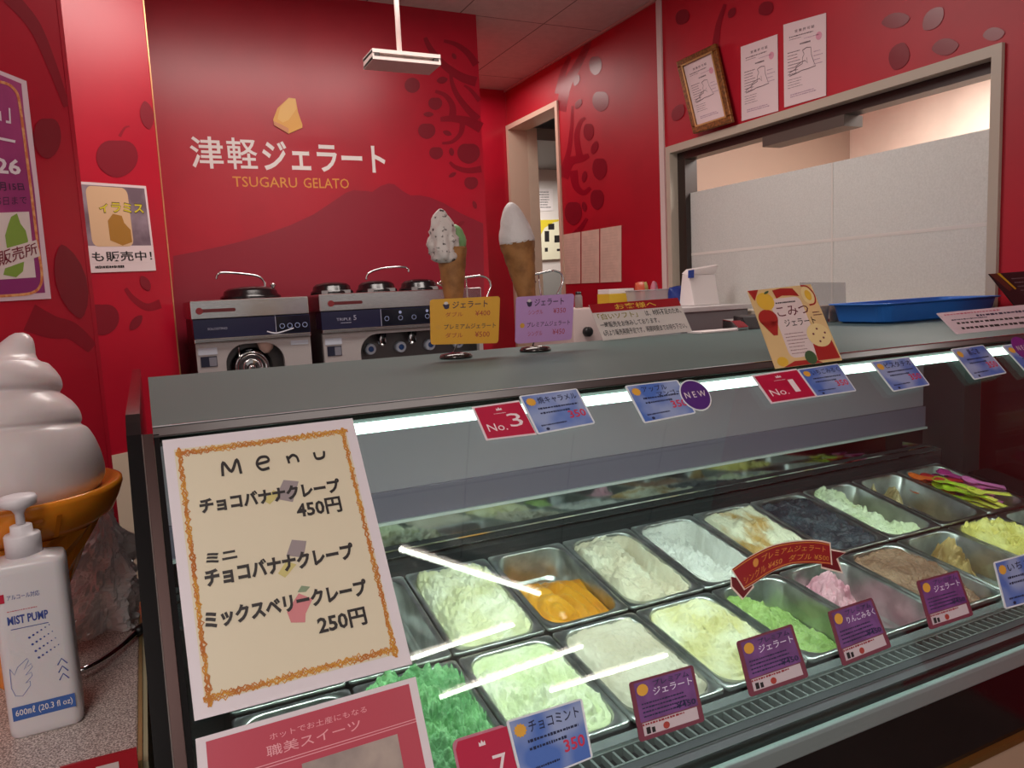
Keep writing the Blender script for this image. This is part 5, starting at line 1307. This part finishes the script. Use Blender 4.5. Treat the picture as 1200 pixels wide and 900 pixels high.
# chrome register edge and acrylic stand with cups behind the apple poster
YA = 1.60
ac = thing('acrylic_screen', (at_y(955, 385, YA).x, YA, ZT), 'clear acrylic upright screen standing behind the apple gelato poster', 'screen')
P = [at_y(938, 331, YA), at_y(991, 331, YA), at_y(992, 384, YA), at_y(940, 388, YA)]
P[2].z = ZT+.0005; P[3].z = ZT+.0005
part(card_mb(*P, glassmat('acrylic', (236, 236, 236), 1.0, 1.45, 0.0, .06), th=.003), 'acrylic_sheet', ac)
for i in range(2):
    px = 966+i*12
    cp_ = at_y(px, 372, 1.62)
    cu = MB().lathe([(.011, ZT+.0005), (.015, ZT+.046), (.0165, ZT+.048), (.0165, ZT+.050), (.014, ZT+.047), (.0105, ZT+.003)], pm('cup_paper', (212, 186, 172), 0.5), 22, Matrix.Translation((cp_.x, 1.622, 0)))
    tag(cu.build('paper_cup'), ['small beige paper cup behind the apple poster, nearer the poster', 'small beige paper cup behind the apple poster, nearer the blue tray'][i], 'cup', 'paper cups behind the apple poster')
rg = thing('card_reader', (at_y(872, 378, 1.60).x, 1.60, ZT), 'black and silver card reader on the case top beside the apple poster', 'card reader')
r1 = at_y(861, 380, 1.585); r2 = at_y(900, 378, 1.585)
part(MB().extx([(1.575, ZT+.0005), (1.634, ZT+.0005), (1.634, ZT+.030), (1.60, ZT+.026), (1.575, ZT+.010)], r1.x, r1.x+.040, M_CHROME), 'silver_front', rg, bevel=.002)
part(MB().extx([(1.580, ZT+.0005), (1.636, ZT+.0005), (1.636, ZT+.038), (1.60, ZT+.034)], r1.x+.0405, r2.x, M_BLACK), 'black_body', rg, bevel=.002)
wp = MB(); 
w1 = [at_z(*p, ZT+.001) for p in ((812, 391), (855, 385), (850, 389), (822, 393))]
lw = [Vector((at_y(814, 389, 1.60).x, 1.57, ZT+.0008)), Vector((at_y(856, 386, 1.60).x, 1.57, ZT+.0008)), Vector((at_y(856, 386, 1.60).x, 1.63, ZT+.0008)), Vector((at_y(814, 389, 1.60).x, 1.63, ZT+.0008))]
wp.add([tuple(v) for v in lw]+[(v.x, v.y, v.z+.004) for v in lw], [(3, 2, 1, 0), (4, 5, 6, 7), (0, 1, 5, 4), (1, 2, 6, 5), (2, 3, 7, 6), (3, 0, 4, 7)], M_PAPER)
tag(wp.build('paper_pad'), 'flat white paper pad lying at the back edge of the case top', 'paper')

# ------------------------------------------------------------------ left: counter, soft cream lamp, pump bottle, posters
ZK = .89
def speckle():
    m = bpy.data.materials.new('speckled_counter'); m.use_nodes = True; nt = m.node_tree; b = nt.nodes['Principled BSDF']; b.inputs['Roughness'].default_value = .35
    tc = nt.nodes.new('ShaderNodeTexCoord'); n1_ = nt.nodes.new('ShaderNodeTexNoise'); n1_.inputs['Scale'].default_value = 420; n1_.inputs['Detail'].default_value = 2
    cr = nt.nodes.new('ShaderNodeValToRGB'); e = cr.color_ramp.elements
    e[0].position = .38; e[0].color = rgb((128, 114, 110)); e[1].position = .62; e[1].color = rgb((236, 224, 218)); k = e.new(.5); k.color = rgb((192, 176, 170))
    nt.links.new(tc.outputs['Object'], n1_.inputs['Vector']); nt.links.new(n1_.outputs['Fac'], cr.inputs[0]); nt.links.new(cr.outputs[0], b.inputs['Base Color']); return m
ct = thing('side_counter', (-.35, 1.3, 0), 'speckled grey side counter with a red front left of the display case', 'counter')
yf = 1.015
poly = [(-.0585, yf), (-.0585, 1.74), (-.12, 1.74), (-.80, 1.11), (-.80, yf)]
part(MB().prism(poly, ZK-.03, ZK, speckle()), 'counter_top', ct, bevel=.003)
poly2 = [(-.066, yf+.012), (-.066, 1.73), (-.12, 1.73), (-.79, 1.105), (-.79, yf+.012)]
part(MB().prism(poly2, 0, ZK-.0305, pm('counter_red', (170, 12, 30), 0.35)), 'counter_body', ct)
part(MB().box(-.0580, -.0530, yf, 1.70, ZK-.12, ZK+.0015, pm('edge_brass', (196, 176, 120), 0.3, 0.6)).box(-.0525, -.0465, yf, 1.70, ZK-.12, ZK-.0015, pm('edge_ivory', (190, 184, 150), 0.45)), 'edge_strip', ct)
# leaflet at the counter front
P = [Vector((at_y(108, 884, .995).x, .997, at_y(108, 884, .995).z)), Vector((at_y(161, 874, .995).x, .997, at_y(160, 876, .995).z)), Vector((at_y(164, 905, .995).x, .990, .78)), Vector((at_y(112, 905, .995).x, .990, .78))]
P = [at_y(70, 900, .99), at_y(160, 877, .99), at_y(172, 1010, .985), at_y(80, 1035, .985)]
mb = card_mb(*P, pm('leaflet_red', (172, 16, 34), 0.35), th=.004); mb.flat([(.45, .0), (.75, .0), (.75, .93), (.45, .93)], Z1, pm('leaflet_white', (220, 200, 196), 0.4))
tag(mb.build('red_leaflet'), 'red leaflet with a white panel fixed to the front of the side counter', 'leaflet')

# soft cream display lamp
SY = 1.35
scx = at_y(8, 560, SY).x
lampt = thing('soft_cream_lamp', (scx, SY, ZK), 'large plastic soft cream cone lamp with white swirl and amber cone', 'lamp')
def prof_px(pts):
    out = []
    for px, py in pts:
        p = at_y(px, py, SY); out.append((max(.001, p.x-scx), p.z))
    return out
sil = curve([(118, 566), (123, 556), (123, 546), (119, 530), (112, 514), (103, 501), (95, 496), (96, 490), (93, 480), (85, 470), (74, 462), (70, 459), (73, 452), (71, 442), (64, 434), (52, 427)], 4)
pp = prof_px(sil); m_cream = pm('soft_cream_white', (212, 200, 200), 0.28, sss=.2)
mb = MB()
tops = pp
n = 56; vs = []; fs = []
zt0 = pp[-1][1]; ztip = at_y(33, 389, SY).z
def tier(j, i):
    a = 2*PI*i/n; r, z = pp[j]
    # the folds climb gently as they go round
    return (r, z-.018*(math.sin(a-.25)))
prof = pp + [(pp[-1][0]*k, zt0+(ztip-zt0)*q) for k, q in ((.86, .05), (.70, .16), (.56, .32), (.45, .5), (.36, .66), (.28, .8), (.19, .92), (.08, .99))]
tipx = at_y(30, 392, SY).x-scx-.008
N = len(prof); zlo = prof[0][1]
for j, (r, z) in enumerate(prof):
    q = (z-zlo)/(ztip-zlo); lean = tipx*smooth(.72, 1.0, q)
    for i in range(n):
        a = 2*PI*i/n
        tw = .016*math.sin(a)*(smooth(0, .2, q))*(1-smooth(.75, .95, q))
        vs.append((lean+r*math.cos(a), r*math.sin(a), z-tw))
for j in range(N-1):
    for i in range(n): fs.append((j*n+i, j*n+(i+1) % n, (j+1)*n+(i+1) % n, (j+1)*n+i))
fs.append(tuple((N-1)*n+i for i in range(n))); fs.append(tuple(range(n-1, -1, -1)))
mb.add(vs, fs, m_cream, True, Matrix.Translation((scx, SY, 0)))
part(mb, 'cream_swirl', lampt)
m_amb = pm('amber_plastic', (236, 146, 40), 0.22, coat=.3, sss=.3)
rim = prof_px([(143, 557), (144, 562), (140, 576), (133, 592), (122, 600), (114, 606)])
mb = MB()
cone = [(rim[0][0]-.035, rim[0][1]-.012), (rim[0][0]-.006, rim[0][1]+.001)]+rim
mb.lathe(list(reversed(cone)), m_amb, 64, Matrix.Translation((scx, SY, 0)))
crim = part(mb, 'cone_rim', lampt)
low = prof_px([(113, 606), (104, 626), (92, 652), (80, 686), (70, 715)])
low = [(r, z) for r, z in low]; rb = low[-1][0]*.9
lw_ = [(rb, ZK+.001)]+[(low[-1][0], low[-1][1])]+list(reversed(low[:-1]))
mb = MB(); mb.lathe(lw_, m_amb, 24, Matrix.Translation((scx, SY, 0)), smooth=False, rad=lambda i, j, a: 1+.05*((i+j) % 2))
part(mb, 'cone_body', lampt)
# raised letters on the rim
def rimtext(t, ang, sz):
    vs, fs = text_geo(t, .02); r0 = sum(r for r, z in rim[2:4])/2; zc = (rim[2][1]+rim[3][1])/2
    w0 = min(v[0] for v in vs); w1 = max(v[0] for v in vs); h1 = max(v[1] for v in vs)
    out = []
    for d in (0.002, -.006):
        for v in vs:
            s = (v[0]-(w0+w1)/2)*sz/h1; h = (v[1]/h1-.5)*sz
            rr = r0+d+h*.55; a = math.radians(ang)+s/r0; out.append((scx+rr*math.cos(a), SY+rr*math.sin(a), zc+h))
    n = len(vs)
    return out, [tuple(f) for f in fs]+[tuple(n+i for i in reversed(f)) for f in fs]
for t_, ang in (('E', -72), ('I', -60)):
    v_, f_ = rimtext(t_, ang, .034); part(MB().add(v_, f_, pm('amber_letter', (204, 116, 26), 0.25)), 'raised_letter', crim)

# sanitiser pump bottle
BYc = 1.185
bl = at_y(2, 855, 1.15); br_ = at_y(93, 835, 1.15)
bcx = (bl.x+br_.x)/2+.004; bw_ = (br_.x-bl.x)*.97; bd_ = .062; zsh = at_y(60, 652, BYc-.02).z
bt = thing('pump_bottle', (bcx, BYc, ZK), 'white hand sanitiser pump bottle with blue print on the side counter', 'bottle')
BR = Matrix.Translation((bcx, BYc, 0)) @ Matrix.Rotation(math.radians(2), 4, 'Z')
m_bot = pm('bottle_white', (222, 216, 218), 0.3, sss=.15)
mb = MB(); L = []
for k, (s, z) in enumerate(((.93, ZK+.0005), (.985, ZK+.004), (1, ZK+.012), (1, zsh-.014), (.985, zsh-.006), (.93, zsh-.001), (.55, zsh+.003), (.42, zsh+.006))):
    if s > .6: L.append([(x, y, z) for x, y in rrect(-bw_/2*s, bw_/2*s, -bd_/2*s, bd_/2*s, .014*s, 5)])
    else: L.append([(x, y, z) for x, y in rrect(-.021*s/.42*.9, .021*s/.42*.9, -.021*s/.42*.9, .021*s/.42*.9, .0185*s/.42*.9, 5)])
n = len(L[0]); vs = [p for l in L for p in l]; fs = [(j*n+i, j*n+(i+1) % n, (j+1)*n+(i+1) % n, (j+1)*n+i) for j in range(len(L)-1) for i in range(n)]
fs += [tuple(range(n-1, -1, -1)), tuple((len(L)-1)*n+i for i in range(n))]
mb.add(vs, fs, m_bot, True, BR)
LB = BR @ Matrix(((1, 0, 0, 0), (0, 0, -1, -bd_/2-.0002), (0, 1, 0, ZK), (0, 0, 0, 1)))
hh = zsh-ZK; m_bi = pm('bottle_ink', (60, 76, 150), 0.5); m_br = pm('bottle_red', (196, 24, 60), 0.5)
X = lambda f: -bw_/2+bw_*f
mb.flat([(X(.05), hh*.795), (X(.165), hh*.795), (X(.165), hh*.845), (X(.05), hh*.845)], .0002, m_br, LB)
mb.text('アルコール対応', m_bi, (X(.20), X(.62), hh*.805, hh*.835), .0002, .0, LB)
mb.bars(m_br, (X(.18), X(.72), hh*.735, hh*.75), 1, .0002, .3, M=LB)
mb.text('MIST PUMP', m_bi, (X(.17), X(.70), hh*.665, hh*.715), .0002, .03, LB)
mb.flat([(X(.20), hh*.637), (X(.69), hh*.637), (X(.69), hh*.641), (X(.20), hh*.641)], .0002, m_bi, LB)
for i in range(6):
    for j in range(4):
        r = .0016-.00016*i; mb.flat(circ(X(.42+.055*i+.03*j), hh*(.575-.042*j+.010*i), r, 8), .0002, m_bi, LB)
hand_ = [(.12, .42), (.17, .38), (.22, .42), (.36, .46), (.37, .445), (.30, .40), (.40, .425), (.41, .405), (.31, .365), (.39, .375), (.395, .355), (.30, .32), (.36, .325), (.355, .30), (.24, .25), (.15, .26), (.11, .31), (.12, .42)]
mb.stroke([(X(a), hh*b) for a, b in hand_], .0007, .0002, pm('hand_line', (120, 130, 186), 0.5), LB)
for i in range(3):
    z = .29+.045*i; mb.stroke([(X(.74), hh*z), (X(.80), hh*(z+.035)), (X(.87), hh*z)], .0016, .0002, m_bi, LB)
mb.flat([(X(.08), hh*.115), (X(.92), hh*.115), (X(.92), hh*.195), (X(.08), hh*.195)], .0002, pm('bottle_blue', (62, 100, 172), 0.5), LB)
mb.text('600㎖ (20.3 fl oz)', M_WHITE, (X(.12), X(.88), hh*.13, hh*.182), .0004, .006, LB)
part(mb, 'bottle_body', bt)
m_pump = pm('pump_white', (226, 220, 224), 0.35)
TB = BR @ Matrix.Translation((-.004, 0, 0))
zc1 = at_y(40, 645, BYc).z; zc2 = at_y(30, 602, BYc).z
part(MB().lathe([(.0215, zsh+.004), (.0215, zsh+.031), (.020, zsh+.033), (.0135, zsh+.0335), (.013, zsh+.044), (.011, zsh+.045)], m_pump, 32, TB), 'pump_collar', bt)
ph = MB(); ph.lathe([(.0055, zsh+.0455), (.0055, zsh+.060), (.009, zsh+.066), (.0215, zsh+.072), (.0225, zsh+.080), (.021, zsh+.084), (.012, zsh+.086), (.002, zsh+.0862)], m_pump, 28, TB)
ph.tube([TB @ Vector((-.018, -.004, zsh+.077)), TB @ Vector((-.045, -.012, zsh+.073)), TB @ Vector((-.052, -.014, zsh+.068))], .0055, m_pump, 10)
part(ph, 'pump_head', bt)

# crumpled clear bag and chrome hoop
m_bag = glassmat('bag_film', (236, 232, 230), 3.0, 1.45, 0.10, .72)
bgc = at_y(124, 690, 1.52)
mb = MB()
def bag(u, v):
    th = 2*PI*u; h = .20*v
    r = .062*(1-.25*v-.52*smooth(.55, 1, v))*(1+.5*nz(math.cos(th)*1.7, math.sin(th)*1.7, v*3.2, 3))+.013*abs(nz(math.cos(th)*6, math.sin(th)*6, v*9, 3))
    return (bgc.x-.012+.02*v+r*1.0*math.cos(th), 1.52+r*.9*math.sin(th), ZK+.002+h+.010*nz(math.cos(th)*2, math.sin(th)*2, v*4+9, 3)*v)
mb.grid(bag, 90, 60, m_bag, False)
tag(mb.build('plastic_bag'), 'crumpled clear plastic bag on the side counter beside the case', 'bag')
hp = curve([at_z(p[0], p[1], ZK+.012) for p in ((86, 788), (100, 784), (122, 772), (142, 757), (156, 744), (164, 738))], 6)
hp2 = [Vector(p) for p in hp]
ch = thing('chrome_hoop', tuple(hp2[0]), 'curved chrome tube with black end cap lying on the side counter', 'tube')
part(MB().tube(hp2, .0055, M_CHROME, 12), 'chrome_tube', ch)
d = (hp2[-1]-hp2[-4]).normalized()
part(MB().tube([hp2[-5], hp2[-1]+d*.012], .0085, M_BLACK, 12), 'end_cap', ch)

# purple poster on the near wall
def P1(px, py, o=.002): return at_pl(px, py, A1+n1*o, n1)
bl0 = P1(60, 350); tr0 = P1(31, 95)
P = [P1(-95, 45), P1(31, 95), P1(60, 350), P1(-70, 357)]
mb = card_mb(*P, pm('poster_edge', (224, 196, 206), 0.4), th=.001)
mp2 = mb.mp
fx = lambda px, py, o=Z2: None
def onp(pts, mat, o):
    n = len(pts); mb.mp = None
    mb.add([P1(*p, .002+o) for p in pts], [tuple(range(n))], mat); mb.mp = mp2
mag = pm('poster_magenta', (150, 44, 108), 0.4, col2=(172, 60, 120), vscale=6)
onp([(-90, 50), (25, 98), (28, 130), (40, 220), (53, 343), (-66, 350)], mag, Z1)
onp([(-66, 300), (46, 300), (53, 343), (-66, 350)], pm('poster_plum', (140, 40, 110), 0.4), Z1+.0001)
br2 = pm('poster_rope', (206, 110, 60), 0.4, col2=(232, 168, 110), vscale=90)
def sp(pts, w, mat, o):
    pts = [Vector(p) for p in pts]; Lp = []; Rp = []
    for i in range(len(pts)):
        d = (pts[min(i+1, len(pts)-1)]-pts[max(i-1, 0)]).normalized(); q = Vector((-d.y, d.x))*w/2; Lp.append(tuple(pts[i]+q)); Rp.append(tuple(pts[i]-q))
    m = len(Lp); mb.mp = None
    mb.add([P1(*p, .002+o) for p in Lp]+[P1(*p, .002+o) for p in Rp], [(i, i+1, m+i+1, m+i) for i in range(m-1)], mat); mb.mp = mp2
sp(curve([(-10, 94), (8, 98), (17, 105), (22, 116), (27, 150), (36, 220), (44, 285), (49, 320), (47, 335), (40, 342), (28, 345), (0, 347), (-30, 348)], 5), 3.2, br2, Z2)
onp([(-20, 250), (34, 248), (42, 325), (-20, 329)], M_PAPERP, Z2)
grn = pm('map_green', (130, 160, 60), 0.5)
onp([(10, 262), (13, 254), (20, 250), (24, 262), (30, 270), (33, 282), (29, 300), (27, 318), (19, 325), (4, 322), (6, 314), (14, 312), (16, 300), (8, 290), (6, 276)], grn, Z3)
onp([(-10, 296), (43, 281), (47, 300), (-10, 320)], M_PAPERP, Z3+.0002)
def ptext(t, mat, TLp, TRp, BRp, BLp, bold, o):
    vs, fs = text_geo(t, bold); x0 = min(v[0] for v in vs); x1 = max(v[0] for v in vs); y0 = min(v[1] for v in vs); y1 = max(v[1] for v in vs)
    out = []
    for v in vs:
        s = (v[0]-x0)/(x1-x0); q = (v[1]-y0)/(y1-y0)
        tx = TLp[0]*(1-s)+TRp[0]*s; ty = TLp[1]*(1-s)+TRp[1]*s; bx = BLp[0]*(1-s)+BRp[0]*s; by = BLp[1]*(1-s)+BRp[1]*s
        out.append(P1(bx*(1-q)+tx*q, by*(1-q)+ty*q, .002+o))
    mb.mp = None; mb.add(out, fs, mat); mb.mp = mp2
pi_ = pm('poster_darkink', (64, 24, 60), 0.5); pwt = pm('poster_whiteink', (232, 216, 222), 0.5); prd = pm('poster_redink', (120, 26, 46), 0.5)
ptext('販売所', prd, (-2, 294), (42, 284), (45, 297), (-1, 313), .010, Z4+.0003)
ptext('26', pwt, (-6, 184), (23, 187), (25, 205), (-4, 203), .03, Z3)
ptext('月15日', pi_, (-2, 213), (27, 215), (29, 223), (-1, 224), .02, Z3); ptext('15日まで', pi_, (-6, 231), (31, 230), (32, 239), (-6, 241), .0, Z3)
ptext('」', pwt, (6, 125), (12, 127), (13, 145), (7, 144), .02, Z3); sp([(-6, 161), (18, 166)], 3, pwt, Z3)
ptext('ー', pwt, (-10, 128), (1, 130), (2, 142), (-9, 140), .02, Z3)
tag(mb.build('purple_poster'), 'purple and magenta poster with dates and a green map on the near left wall', 'poster')
# tiramisu poster on the far piece of the left wall
def P2(px, py, o=.003): return at_pl(px, py, A2+n2*o, n2)
P = [P2(84, 212), P2(171, 218), P2(183, 317), P2(98, 320)]
mb = card_mb(*P, pm('tiramisu_white', (226, 206, 206), 0.3), th=.001)
mb.flat([(.02, .30), (.97, .30), (.97, .97), (.02, .97)], Z1, pm('tiramisu_grey', (150, 130, 140), 0.4, col2=(110, 90, 100), vscale=9))
mb.prism(rrect(.16, .72, .29, .96, .08), Z1, Z2, pm('tiramisu_tan', (216, 178, 140), 0.3))
mb.flat([(.40, .36), (.56, .30), (.70, .34), (.70, .48), (.62, .56), (.60, .64), (.48, .66), (.40, .58)], Z3, pm('tiramisu_brown', (166, 116, 44), 0.4))
mb.flat([(.12, .28), (.98, .22), (.98, .10), (.12, .10)], Z2, MATS['tiramisu_white'])
mb.text('ィラミス', pm('tira_dark', (90, 70, 20), 0.5), (.30, .93, .665, .795), Z3, .05); mb.text('ィラミス', pm('tira_yellow', (214, 196, 40), 0.5), (.31, .92, .675, .785), Z4, .02)
mb.text('も販売中！', M_BLACKP, (.13, .96, .12, .235), Z4, .014); mb.bars(M_BLACKP, (.16, .66, .03, .09), 1, Z3, .6)
tag(mb.build('tiramisu_poster'), 'white tiramisu dessert poster with black and yellow lettering beyond the near left wall', 'poster')
